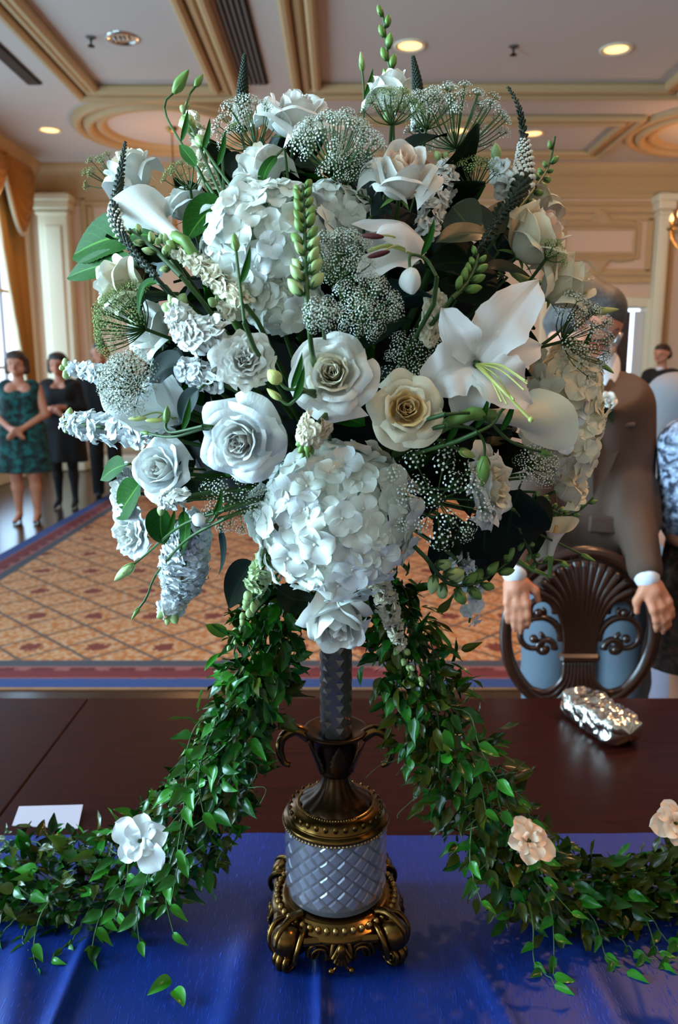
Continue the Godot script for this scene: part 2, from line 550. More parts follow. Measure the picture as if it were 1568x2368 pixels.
func make_light() -> void:
	var cam := Camera3D.new()
	cam.name = "camera"
	add_child(cam)
	cam.transform = Transform3D(Basis(Vector3(1, 0, 0), UP, -FW), EYE)
	var at := CameraAttributesPhysical.new()
	at.frustum_focal_length = 18.37
	at.exposure_aperture = 5.0
	at.frustum_focus_distance = 0.78
	at.exposure_shutter_speed = 100.0
	cam.attributes = at
	cam.fov = rad_to_deg(2.0 * atan(1184.0 / F))
	cam.near = 0.05
	cam.far = 60.0
	var we := WorldEnvironment.new()
	we.name = "world"
	var e := Environment.new()
	e.background_mode = Environment.BG_SKY
	var sky := Sky.new()
	var sm := ProceduralSkyMaterial.new()
	sm.sky_top_color = Color(0.55, 0.72, 0.95)
	sm.sky_horizon_color = Color(0.86, 0.93, 1.0)
	sm.ground_bottom_color = Color(0.5, 0.55, 0.6)
	sm.ground_horizon_color = Color(0.8, 0.88, 0.95)
	sm.energy_multiplier = 4.0
	sky.sky_material = sm
	e.sky = sky
	e.tonemap_mode = Environment.TONE_MAPPER_LINEAR
	e.tonemap_exposure = 0.96
	e.sdfgi_enabled = true
	e.ssao_enabled = true
	e.ssil_enabled = true
	we.environment = e
	add_child(we)
	# daylight at each window of the left wall
	for k in WIN_Z.size():
		var a := AreaLight3D.new()
		a.name = "window_daylight"
		a.area_size = Vector2(1.6, 3.0)
		a.area_normalize_energy = false
		a.light_color = DAY
		a.light_energy = [2.4, 13.0, 1.3, 1.0, 1.0][k]
		a.area_range = 30.0
		a.shadow_enabled = true
		a.position = Vector3(-4.36, 2.05, WIN_Z[k])
		a.rotation.y = -PI / 2
		add_child(a, true)

func wall_at(x: float, y: float, z := -11.7) -> Vector3:     # where the view through a pixel meets the plane z
	var d := FW + Vector3((x - 784.0) / F, 0, 0) + UP * ((1184.0 - y) / F)
	return EYE + d * (z / d.z)

func ceil_at(x: float, y: float) -> Vector3:
	var d := FW + Vector3((x - 784.0) / F, 0, 0) + UP * ((1184.0 - y) / F)
	return EYE + d * ((CEIL - EYE.y) / d.y)

func flat_at(x: float, y: float, h: float) -> Vector3:
	var d := FW + Vector3((x - 784.0) / F, 0, 0) + UP * ((1184.0 - y) / F)
	return EYE + d * ((h - EYE.y) / d.y)

func bars(m: MB, x0: float, x1: float, z0: float, z1: float, w: float, h: float, n := 3) -> void:    # a frame of stepped bars under the ceiling
	for k in n:
		var o := (k - (n - 1) / 2.0) * w * 1.18
		var hh := h * (1.0 if k % 2 == 0 else 0.6)
		var y := CEIL - hh / 2
		m.box(Vector3((x0 + x1) / 2, y, z0 + o), Vector3(x1 - x0 + w - 2 * o, hh, w), w * 0.3)
		m.box(Vector3((x0 + x1) / 2, y, z1 - o), Vector3(x1 - x0 + w - 2 * o, hh, w), w * 0.3)
		m.box(Vector3(x0 + o, y, (z0 + z1) / 2), Vector3(w, hh, z1 - z0 - w - 2 * o), w * 0.3)
		m.box(Vector3(x1 - o, y, (z0 + z1) / 2), Vector3(w, hh, z1 - z0 - w - 2 * o), w * 0.3)

func wall_frame(m: MB, x0: float, x1: float, y0: float, y1: float, z: float, w: float, d := 0.04) -> void:
	for k in [[0.0, d], [w * 0.9, d * 0.55]]:
		var o: float = k[0]
		m.box(Vector3((x0 + x1) / 2, y0 + o, z), Vector3(x1 - x0 + w - 2 * o, w * 0.8, k[1]), 0.012)
		m.box(Vector3((x0 + x1) / 2, y1 - o, z), Vector3(x1 - x0 + w - 2 * o, w * 0.8, k[1]), 0.012)
		m.box(Vector3(x0 + o, (y0 + y1) / 2, z), Vector3(w * 0.8, y1 - y0 - 2 * o, k[1]), 0.012)
		m.box(Vector3(x1 - o, (y0 + y1) / 2, z), Vector3(w * 0.8, y1 - y0 - 2 * o, k[1]), 0.012)

func sweep_x(m: MB, prof: Array, x0: float, x1: float, z: float) -> void:    # profile (out from the wall, y) along x
	var pts := PackedVector3Array()
	for p in prof:
		pts.append(Vector3(x0, p.y, z + p.x))
		pts.append(Vector3(x1, p.y, z + p.x))
	m.grid(pts, 1, prof.size() - 1)

func sweep_z(m: MB, prof: Array, z0: float, z1: float, x: float) -> void:
	var pts := PackedVector3Array()
	for p in prof:
		pts.append(Vector3(x + p.x, p.y, z0))
		pts.append(Vector3(x + p.x, p.y, z1))
	m.grid(pts, 1, prof.size() - 1)

func make_room() -> void:
	var m := MB.new()
	m.box(Vector3(1.1, -0.1, -3.85), Vector3(11.4, 0.2, 16.1))
	struct("floor", m.mesh(), M.floor)
	m = MB.new()
	m.box(Vector3(1.1, CEIL + 0.1, -3.85), Vector3(11.4, 0.2, 16.1))
	struct("ceiling", m.mesh(), M.ceiling)
	m = MB.new()      # left wall with its window openings
	var z := 4.2
	for k in WIN_Z.size():
		var z1: float = WIN_Z[k] + 0.85
		m.box(Vector3(-4.45, CEIL / 2, (z + z1) / 2), Vector3(0.1, CEIL, z - z1))
		z = WIN_Z[k] - 0.85
		m.box(Vector3(-4.45, 0.25, WIN_Z[k]), Vector3(0.1, 0.5, 1.7))
		m.box(Vector3(-4.45, (CEIL + 3.6) / 2, WIN_Z[k]), Vector3(0.1, CEIL - 3.6, 1.7))
	m.box(Vector3(-4.45, CEIL / 2, (z - 11.9) / 2), Vector3(0.1, CEIL, z + 11.9))
	struct("wall_left", m.mesh(), M.wall)
	m = MB.new()
	m.box(Vector3(6.7, CEIL / 2, -3.85), Vector3(0.2, CEIL, 16.1))
	struct("wall_right", m.mesh(), M.wall)
	m = MB.new()
	m.box(Vector3(1.1, CEIL / 2, 4.1), Vector3(11.4, CEIL, 0.2))
	struct("wall_front", m.mesh(), M.wall)
	var d0 := wall_at(1272, 712)
	var d1 := wall_at(1492, 712)
	m = MB.new()
	m.box(Vector3((d0.x - 4.6) / 2, CEIL / 2, -11.8), Vector3(d0.x + 4.6, CEIL, 0.2))
	m.box(Vector3((d1.x + 6.8) / 2, CEIL / 2, -11.8), Vector3(6.8 - d1.x, CEIL, 0.2))
	m.box(Vector3((d0.x + d1.x) / 2, (CEIL + d0.y) / 2, -11.8), Vector3(d1.x - d0.x, CEIL - d0.y, 0.2))
	struct("wall_back", m.mesh(), M.wall)
	# windows: sash bars and a pane each
	for k in WIN_Z.size():
		var w := struct("window_%d" % (k + 1), null, null)
		m = MB.new()
		for s in [-0.8, 0.0, 0.8]:
			m.box(Vector3(-4.45, 2.05, WIN_Z[k] + s), Vector3(0.05, 3.1, 0.05 if s else 0.03), 0.008)
		for y in [0.53, 1.5, 2.5, 3.57]:
			m.box(Vector3(-4.45, y, WIN_Z[k]), Vector3(0.05, 0.04, 1.7), 0.008)
		obj("window_frame", m.mesh(), M.white_wood, w)
		m = MB.new()
		m.box(Vector3(-4.45, 2.05, WIN_Z[k]), Vector3(0.006, 3.1, 1.6))
		obj("pane", m.mesh(), M.pane, w)
	# door at the back, standing ajar
	var dr := struct("door_1", null, null)
	m = MB.new()
	for x in [d0.x - 0.07, d1.x + 0.07]:
		m.box(Vector3(x, (d0.y + 0.14) / 2, -11.66), Vector3(0.16, d0.y + 0.14, 0.12), 0.02)
	m.box(Vector3((d0.x + d1.x) / 2, d0.y + 0.07, -11.66), Vector3(d1.x - d0.x, 0.15, 0.12), 0.02)
	obj("door_frame", m.mesh(), M.cream, dr)
	m = MB.new()
	m.box(Vector3(d0.x * 0.5 + d1.x * 0.5 - 0.08, d0.y / 2 - 0.02, -11.78), Vector3(d1.x - d0.x - 0.2, d0.y - 0.05, 0.05), 0.008)
	obj("door_leaf", m.mesh(), M.chair_wood, dr)
	m = MB.new()
	m.box(Vector3(d1.x - 0.075, d0.y / 2 - 0.02, -11.72), Vector3(0.13, d0.y - 0.05, 0.06), 0.01)  # white board painted in place of the daylight through the door gap
	obj("daylight_strip", m.mesh(), M.white_wood, dr)
	m = MB.new()
	for y in [0.35, 1.45]:
		wall_frame(m, d0.x + 0.2, d1.x - 0.36, y, y + 0.75, -11.745, 0.05, 0.03)
	obj("door_panel", m.mesh(), M.chair_wood, dr)
	# cornices
	var prof := [Vector2(0.0, 3.84), Vector2(0.05, 3.86), Vector2(0.05, 3.92), Vector2(0.09, 3.93), Vector2(0.11, 4.0), Vector2(0.19, 4.06), Vector2(0.2, 4.1), Vector2(0.26, 4.12), Vector2(0.33, 4.2), Vector2(0.34, 4.25)]
	m = MB.new()
	sweep_x(m, prof, -4.4, 6.6, -11.7)
	struct("trim_1", m.mesh(), M.gold_paint)
	m = MB.new()
	var pz := []
	for p in prof:
		pz.append(p)
	sweep_z(m, pz, 4.0, -11.7, -4.4)
	struct("trim_2", m.mesh(), M.gold_paint)
	# ceiling mouldings
	m = MB.new()
	bars(m, -2.52, -1.12, -8.5, -2.0, 0.085, 0.09)
	struct("trim_3", m.mesh(), M.gold_paint)
	m = MB.new()
	bars(m, -0.32, 3.32, -8.45, -2.0, 0.085, 0.09)
	struct("trim_4", m.mesh(), M.gold_paint)
	m = MB.new()
	bars(m, -0.5, 3.3, -10.85, -9.42, 0.07, 0.07)
	struct("trim_5", m.mesh(), M.gold_paint)
	for cx in [-1.95, 4.5]:
		m = MB.new()
		for r in [[1.06, 0.07], [0.93, 0.1], [0.8, 0.06]]:
			var pr := []
			for i in 7:
				var a := PI * i / 6.0
				pr.append(Vector2(r[0] + 0.065 * cos(a), CEIL - r[1] * sin(a)))
			pr.reverse()
			m.lathe(pr, 64, Vector3(cx, 0, -9.8))
		struct("trim_%d" % (6 if cx < 0 else 7), m.mesh(), M.gold_paint)
	m = MB.new()      # panel moulding over the door, with carved crests
	var a0 := wall_at(1264, 485)
	var a1 := wall_at(1512, 648)
	wall_frame(m, a0.x, a1.x, a1.y, a0.y, -11.69, 0.12, 0.07)
	a0 = wall_at(1298, 520)
	a1 = wall_at(1474, 596)
	wall_frame(m, a0.x, a1.x, a1.y, a0.y, -11.69, 0.06, 0.05)
	for s in [[a0.y, 1.0], [a1.y, -1.0]]:
		for k in 27:
			var u := (k - 13) / 13.0
			var hgt := 0.05 + 0.13 * exp(-u * u * 12.0) + 0.035 * cos(u * 9.0) * exp(-u * u * 2.0)
			m.ball(Vector3((a0.x + a1.x) / 2 + u * 0.46, s[0] + s[1] * hgt * 0.55, -11.67), Vector3(0.035, hgt * 0.55, 0.035), 8, 5)
	struct("trim_8", m.mesh(), M.gold_paint)
	m = MB.new()      # band, corner panel and second panel on the back wall
	a0 = wall_at(1250, 470)
	sweep_x(m, [Vector2(0, a0.y - 0.03), Vector2(0.03, a0.y - 0.02), Vector2(0.03, a0.y + 0.02), Vector2(0, a0.y + 0.03)], -4.4, 6.6, -11.7)
	a0 = wall_at(192, 458)
	a1 = wall_at(330, 1040)
	wall_frame(m, a0.x, a1.x, a1.y, a0.y, -11.69, 0.1, 0.05)
	a0 = wall_at(1545, 480)
	a1 = wall_at(1720, 1040)
	wall_frame(m, a0.x, a1.x, a1.y, a0.y, -11.69, 0.1, 0.05)
	struct("trim_9", m.mesh(), M.gold_paint)
	# pilasters
	for k in 2:
		m = MB.new()
		var px: float = [wall_at(132, 500).x, wall_at(1527, 500).x][k]
		var w: float = [0.42, 0.16][k]
		m.box(Vector3(px, 1.95, -11.6), Vector3(w, 3.9, 0.2), 0.02)
		m.box(Vector3(px, 0.15, -11.57), Vector3(w + 0.12, 0.3, 0.26), 0.02)
		for c in [[3.62, 0.06, 0.04], [3.72, 0.12, 0.09], [3.82, 0.1, 0.14]]:
			m.box(Vector3(px, c[0], -11.58), Vector3(w + c[2], c[1], 0.22 + c[2]), 0.02)
		m.box(Vector3(px, 1.9, -11.49), Vector3(w * 0.55, 3.1, 0.03), 0.012)
		struct("trim_%d" % (10 + k), m.mesh(), M.cream)
	m = MB.new()
	m.box(Vector3((d0.x - 4.54) / 2, 0.1, -11.68), Vector3(d0.x + 4.26, 0.2, 0.04), 0.01)
	struct("baseboard_back", m.mesh(), M.cream)
	m = MB.new()
	m.box(Vector3(-4.38, 0.1, -3.85), Vector3(0.04, 0.2, 15.6), 0.01)
	struct("baseboard_left", m.mesh(), M.cream)
	# rug
	m = MB.new()
	var x0 := -2.75
	var g := PackedVector3Array()
	for p in [Vector2(-10.3, 0.0), Vector2(-10.3, 0.012), Vector2(-3.5, 0.012), Vector2(-3.5, 0.0)]:
		g.append(Vector3(x0, p.y, p.x))
		g.append(Vector3(x0 + 5.5, p.y, p.x))
	m.quad(Vector3(x0, 0.012, -3.5), Vector3(x0 + 5.5, 0.012, -3.5), Vector3(x0 + 5.5, 0.012, -10.3), Vector3(x0, 0.012, -10.3), Vector3.UP)
	m.box(Vector3(0, 0.0055, -6.9), Vector3(5.5, 0.011, 6.8))
	single("area_rug", m.mesh(), M.rug, "large orange rug with a diamond lattice and a red and blue border", "rug")

func make_ceiling_things() -> void:
	for k in [[560, 60, 590, 190, 0.2, "long grey linear air vent between the two ceiling frames"], [20, 130, 78, 190, 0.1, "short narrow air vent near the left edge of the ceiling"]]:
		var b := ceil_at(k[2], k[3])
		var near := -5.2 if k[4] > 0.15 else -6.9
		var t := thing("air_vent", k[5], "vent", Vector3(b.x, CEIL, b.z))
		var l: float = near - b.z
		var m := MB.new()
		m.box(Vector3(0, -0.008, l / 2), Vector3(k[4] + 0.05, 0.016, l + 0.05), 0.004)
		obj("backing", m.mesh(), M.dark, t)
		m = MB.new()
		m.box(Vector3(0, 0, 0), Vector3(k[4] / 8.0, 0.02, l), 0.004)
		var sl := m.mesh()
		for i in 5:
			obj("slat", sl, M.vent, t, Transform3D(Basis(), Vector3((i - 2) * k[4] / 4.4, -0.022, l / 2)))
	for k in [[283, 88, false, "unlit silver recessed ceiling light above the left frame panel"], [948, 105, true, "lit recessed ceiling light above the topmost green bud spike"], [1425, 113, true, "lit recessed ceiling light in the upper right of the big ceiling frame"],
			[115, 300, true, "lit recessed ceiling light above the golden curtain"], [1060, 302, true, "lit recessed ceiling light seen through the lacy dome of flowers"], [1232, 308, true, "small lit recessed ceiling light beside the curved dark green flower spike"],
			[-1, 0, true, "added unseen ceiling light for warm fill over the chair side of the dining table"], [-2, 0, true, "added unseen ceiling light for warm fill over the near end of the dining table"]]:
		var c := ceil_at(k[0], k[1]) if k[0] > 0 else Vector3([1.7, 2.4][-1 - k[0]], CEIL, [-3.0, -0.6][-1 - k[0]])  # negative entries: unseen lamps added to give the table warm fill
		var t := thing("recessed_light", k[3], "ceiling light", Vector3(c.x, CEIL, c.z), "recessed ceiling lights")
		var m := MB.new()
		m.lathe([Vector2(0.145, 0.0), Vector2(0.14, -0.012), Vector2(0.125, -0.016), Vector2(0.105, -0.008), Vector2(0.1, 0.0)], 28)
		obj("trim_ring", m.mesh(), M.chrome if not k[2] else M.cream, t)
		m = MB.new()
		m.lathe([Vector2(0.001, -0.006), Vector2(0.06, -0.005), Vector2(0.104, -0.002)], 24)
		obj("lens", m.mesh(), M.lamp if k[2] else M.chrome, t)
		if k[2]:
			var s := SpotLight3D.new()
			s.name = "recessed_spot"
			s.light_color = WARM
			s.light_energy = 2.6 if k[0] > 0 else [11.0, 7.0][-1 - k[0]]
			s.spot_angle = 62.0
			s.spot_range = 30.0
			s.spot_attenuation = 2.0
			s.light_size = 0.1
			s.shadow_enabled = true
			t.add_child(s, true)
			s.position.y = -0.03
			s.rotation.x = -PI / 2
		else:
			for i in 4:
				m = MB.new()
				m.ball(Vector3(-0.06 + 0.04 * i, -0.015, 0), Vector3(0.015, 0.012, 0.04), 8, 5)
				obj("reflector_fin", m.mesh(), M.chrome, t)
	for k in [[210, 86, "dark ceiling sprinkler head beside the unlit recessed light"], [1188, 107, "small brown ceiling sprinkler head between two lit recessed lights"], [1107, 238, "dark red ceiling sprinkler head just above the lacy dome of flowers"]]:
		var c := ceil_at(k[0], k[1])
		var t := thing("sprinkler_head", k[2], "sprinkler", Vector3(c.x, CEIL, c.z))
		var m := MB.new()
		m.lathe([Vector2(0.001, -0.012), Vector2(0.035, -0.01), Vector2(0.045, 0.0)], 16)
		obj("escutcheon", m.mesh(), M.vent, t)
		m = MB.new()
		m.lathe([Vector2(0.001, -0.075), Vector2(0.032, -0.073), Vector2(0.03, -0.066), Vector2(0.008, -0.064), Vector2(0.01, -0.02), Vector2(0.012, 0.0)], 14)
		obj("deflector", m.mesh(), M.bronze, t)

func make_window_drapes() -> void:
	# hanging golden panel at the far end of the last window, and the swag above
	var pts := PackedVector3Array()
	var nu := 48
	var nv := 20
	for j in nv + 1:
		var t := float(j) / nv
		var y := 0.06 + 3.75 * t
		for i in nu + 1:
			var u := float(i) / nu
			var zz := -11.08 + 0.8 * u * (0.12 + 0.88 * smoothstep(0.0, 1.05, t))
			pts.append(Vector3(-4.27 + 0.045 * sin(u * 31.0) + 0.015 * sin(u * 13.0 + t * 3.0), y, zz))
	var m := MB.new()
	m.grid(pts, nu, nv)
	var c := thing("curtain", "long golden curtain panel hanging beside the bright window", "curtain", Vector3.ZERO)
	obj("drape_panel", m.mesh(), M.drape, c)
	m = MB.new()
	var path := []
	for i in 20:
		path.append(Vector3(-4.25, 0.06 + 3.7 * i / 19.0, -11.08 + 0.81 * (0.12 + 0.88 * smoothstep(0.0, 1.05, i / 19.0)) + 0.012 * (i % 2)))
	m.tube(path, [0.02], 6)
	obj("fringe", m.mesh(), M.tassel, c)
	var v := thing("valance", "golden swagged valance with white fringe over the bright window", "valance", Vector3.ZERO)
	for s in [[-8.3, -9.3, 0.75], [-9.25, -10.3, 0.62], [-10.2, -11.1, 0.9]]:
		m = MB.new()
		pts = PackedVector3Array()
		var tail: bool = s[2] > 0.9
		for j in 25:
			var t := j / 24.0
			for i in 25:
				var u := i / 24.0
				var sag: float = s[2] * ((0.5 + 0.5 * u if u < 0.75 else 0.875) if tail else (0.25 + 0.75 * sin(PI * u)))
				var fold := 0.05 * absf(sin(t * 19.0 + (u * 9.0 if tail else 0.0)))
				pts.append(Vector3(-4.12 + fold + 0.10 * sin(PI * u) * sin(PI * t), 4.12 - sag * t, lerpf(s[0], s[1], u)))
		m.grid(pts, 24, 24)
		obj("swag", m.mesh(), M.drape, v)
		m = MB.new()
		var low := []
		for i in 25:
			low.append(pts[24 * 25 + i] + Vector3(0.01, -0.02, 0))
		m.tube(low, [0.028], 6)
		obj("fringe", m.mesh(), M.tassel, v)
	m = MB.new()
	m.box(Vector3(-4.22, 4.1, -9.7), Vector3(0.2, 0.14, 2.9), 0.02)
	obj("pelmet", m.mesh(), M.gold_paint, v)

func make_chandelier(at: Vector3, label: String, power: float) -> void:
	var t := thing("chandelier", label, "chandelier", at)
	var m := MB.new()
	m.lathe([Vector2(0.002, -0.34), Vector2(0.03, -0.31), Vector2(0.045, -0.26), Vector2(0.02, -0.2), Vector2(0.06, -0.1), Vector2(0.07, -0.02), Vector2(0.03, 0.06), Vector2(0.02, 0.2), Vector2(0.045, 0.3), Vector2(0.012, 0.36)], 20)
	obj("body", m.mesh(), M.gilt_bright, t)
	m = MB.new()
	m.tube([Vector3(0, 0.35, 0), Vector3(0, CEIL - at.y - 0.02, 0)], [0.01], 6)
	obj("chain", m.mesh(), M.gilt_bright, t)
	m = MB.new()
	m.lathe([Vector2(0.01, -0.06), Vector2(0.05, -0.04), Vector2(0.075, 0.0)], 16, Vector3(0, CEIL - at.y, 0))
	obj("canopy", m.mesh(), M.gilt_bright, t)
	var arm := MB.new()
	arm.tube(bent([Vector3(0.04, -0.15, 0), Vector3(0.2, -0.25, 0), Vector3(0.38, -0.2, 0), Vector3(0.47, -0.05, 0), Vector3(0.47, 0.0, 0)], 14), [0.011, 0.008], 6)
	arm.lathe([Vector2(0.005, 0.0), Vector2(0.045, 0.01), Vector2(0.05, 0.025), Vector2(0.012, 0.026), Vector2(0.012, 0.1)], 12, Vector3(0.47, 0, 0))
	var am := arm.mesh()
	var bulb := MB.new()
	bulb.lathe([Vector2(0.001, -0.005), Vector2(0.018, 0.005), Vector2(0.022, 0.025), Vector2(0.014, 0.06), Vector2(0.001, 0.085)], 12)
	var bm := bulb.mesh()
	var drop := MB.new()
	drop.lathe([Vector2(0.0005, -0.06), Vector2(0.012, -0.045), Vector2(0.009, -0.02), Vector2(0.001, 0.0)], 6)
	drop.ball(Vector3(0, 0.012, 0), Vector3(0.008, 0.008, 0.008), 6, 4)
	var dm := drop.mesh(false)
	for k in 10:
		var b := Basis(Vector3.UP, TAU * k / 10.0 + 0.2)
		obj("arm", am, M.gilt_bright, t, Transform3D(b, Vector3.ZERO))
		obj("bulb", bm, M.lamp, t, Transform3D(b, b * Vector3(0.47, 0.105, 0)))
		for q in [0.47, 0.3]:
			obj("crystal_drop", dm, M.crystal, t, Transform3D(b, b * Vector3(q, -0.05 if q > 0.4 else -0.26, 0)))
	var o := OmniLight3D.new()
	o.name = "chandelier_glow"
	o.light_color = WARM
	o.light_energy = power
	o.light_size = 0.12
	o.omni_range = 30.0
	o.omni_attenuation = 2.0
	o.shadow_enabled = true
	t.add_child(o, true)
	o.position = Vector3(0, 0.22, 0)

# ---------------------------------------------------------------- table and what stands on it
const CLOTH := TABLE + 0.004

func make_table() -> void:
	var t := thing("dining_table", "long polished dark mahogany dining table under the flowers", "table", Vector3(0.05, 0, -0.85))
	var m := MB.new()
	# two leaves with a joint, moulded edge
	var jx := -0.62
	for k in [[-1.9, jx - 0.0006], [jx + 0.0006, 1.9]]:
		m = MB.new()
		m.box(Vector3((k[0] + k[1]) / 2, TABLE - 0.016, 0), Vector3(k[1] - k[0], 0.032, 1.66), 0.0025)
		obj("table_leaf", m.mesh(), M.mahogany, t)
	m = MB.new()
	m.box(Vector3(0, TABLE - 0.075, 0), Vector3(3.5, 0.086, 1.4), 0.01)
	obj("apron", m.mesh(), M.mahogany, t)
	for sx in [-1, 1]:
		for sz in [-1, 1]:
			m = MB.new()
			m.lathe([Vector2(0.03, 0.0), Vector2(0.04, 0.03), Vector2(0.028, 0.06), Vector2(0.03, 0.1), Vector2(0.05, 0.4), Vector2(0.055, 0.5), Vector2(0.035, 0.53), Vector2(0.06, 0.56), Vector2(0.06, TABLE - 0.11)], 18, Vector3(sx * 1.65, 0, sz * 0.6))
			obj("leg", m.mesh(), M.mahogany, t)
	# silk runner
	m = MB.new()
	var nu := 520
	var nv := 60
	var x0 := -1.3
	var x1 := 1.3
	var z0 := -0.02
	var z1 := -1.14
	var n := noise(21, 1.6, 2)
	var crease := []      # [px of the near end, px of the far end, half width, height]
	for c in [[130, 205, 0.011, 0.013], [742, 738, 0.006, 0.008], [535, 575, 0.022, 0.010], [1180, 1075, 0.012, 0.004], [1430, 1330, 0.02, 0.005], [30, 60, 0.02, 0.008], [640, 650, 0.03, 0.005]]:
		crease.append([flat_at(c[0], 2368, CLOTH), flat_at(c[1], 2185, CLOTH), c[2], c[3]])
	var pts := PackedVector3Array()
	for j in nv + 1:
		var z := lerpf(z0, z1, float(j) / nv)
		for i in nu + 1:
			var x := lerpf(x0, x1, float(i) / nu)
			x += 0.001 * sin(i * 7.0)
			var y := CLOTH + 0.0018 * n.get_noise_2d(x * 3.0, z * 0.8) + 0.0018
			for c in crease:
				var f: float = (z - c[0].z) / (c[1].z - c[0].z)
				var cx := lerpf(c[0].x, c[1].x, f)
				var fade := smoothstep(1.5, 0.7, f)
				var dd: float = (x - cx) / c[2]
				y += c[3] * exp(-dd * dd) * fade
			pts.append(Vector3(x, y, z + 0.003 * sin(x * 9.0) * (1.0 if j == nv else 0.0)))
	m.grid(pts, nu, nv)
	single("table_runner", m.mesh(), M.silk, "blue silk runner spread over the near part of the dark table", "tablecloth")
	# card
	var a := flat_at(28, 1910, TABLE + 0.001)
	var b := flat_at(180, 1917, TABLE + 0.001)
	var c2 := flat_at(192, 1862, TABLE + 0.012)
	var d := flat_at(44, 1866, TABLE + 0.012)
	m = MB.new()
	var up := Vector3(0, 0.0012, 0)
	m.quad(a + up, b + up, c2 + up, d + up, Vector3.UP)
	m.quad(a, b, c2, d, Vector3.DOWN)
	m.quad(a, b, b + up, a + up, Vector3(0, 0, 1))
	m.quad(b, c2, c2 + up, b + up, Vector3(1, 0, 0))
	m.quad(c2, d, d + up, c2 + up, Vector3(0, 0, -1))
	m.quad(d, a, a + up, d + up, Vector3(-1, 0, 0))
	single("card", m.mesh(), M.card, "blank white card lying at the back edge of the blue runner", "card")

func make_foil() -> void:
	var a := flat_at(1310, 1646, TABLE)
	var b := flat_at(1428, 1728, TABLE)
	var ctr := (a + b) / 2 + Vector3(0.016, 0, 0.0)
	var ax := (b - a).normalized()
	var t := thing("foil_parcel", "loaf shaped parcel wrapped in crinkled silver foil on the dark table", "parcel", Vector3(ctr.x, TABLE, ctr.z), "", Basis(ax.cross(Vector3.UP), Vector3.UP, -ax))
	var n := noise(31, 14.0, 3)
	var n2 := noise(32, 32.0, 2)
	var pts := PackedVector3Array()
	var L := (b - a).length() * 0.5 + 0.01
	for j in 57:
		var s := j / 56.0 * 2.0 - 1.0
		var e := pow(maxf(1.0 - pow(absf(s), 7.0), 0.0), 0.4)
		for i in 64:
			var an := TAU * i / 64
			var q := Vector2(sin(an), -cos(an))
			var k := 1.0 / pow(pow(absf(q.x), 4.0) + pow(absf(q.y), 4.0), 0.25)
			var p := Vector3(q.x * k * 0.046 * e, 0.031 + q.y * k * 0.031 * e, -s * L)
			var w := absf(n.get_noise_3dv(p)) * 0.016 + absf(n2.get_noise_3dv(p)) * 0.006
			var o := Vector3(q.x, q.y, 0) * (w - 0.006) * (0.35 if p.y < 0.006 else 1.0)
			p += o
			p.y = maxf(p.y, 0.001)
			pts.append(p)
	var m := MB.new()
	m.grid(pts, 64, 56, true)
	obj("foil_wrap", m.mesh(), M.foil, t)

func spiral(c: Vector3, ex: Vector3, ey: Vector3, r0: float, r1: float, a0: float, a1: float, n := 20) -> Array:
	var out := []
	for i in n + 1:
		var t := float(i) / n
		var a := lerpf(a0, a1, t)
		out.append(c + (ex * cos(a) + ey * sin(a)) * lerpf(r0, r1, t))
	return out

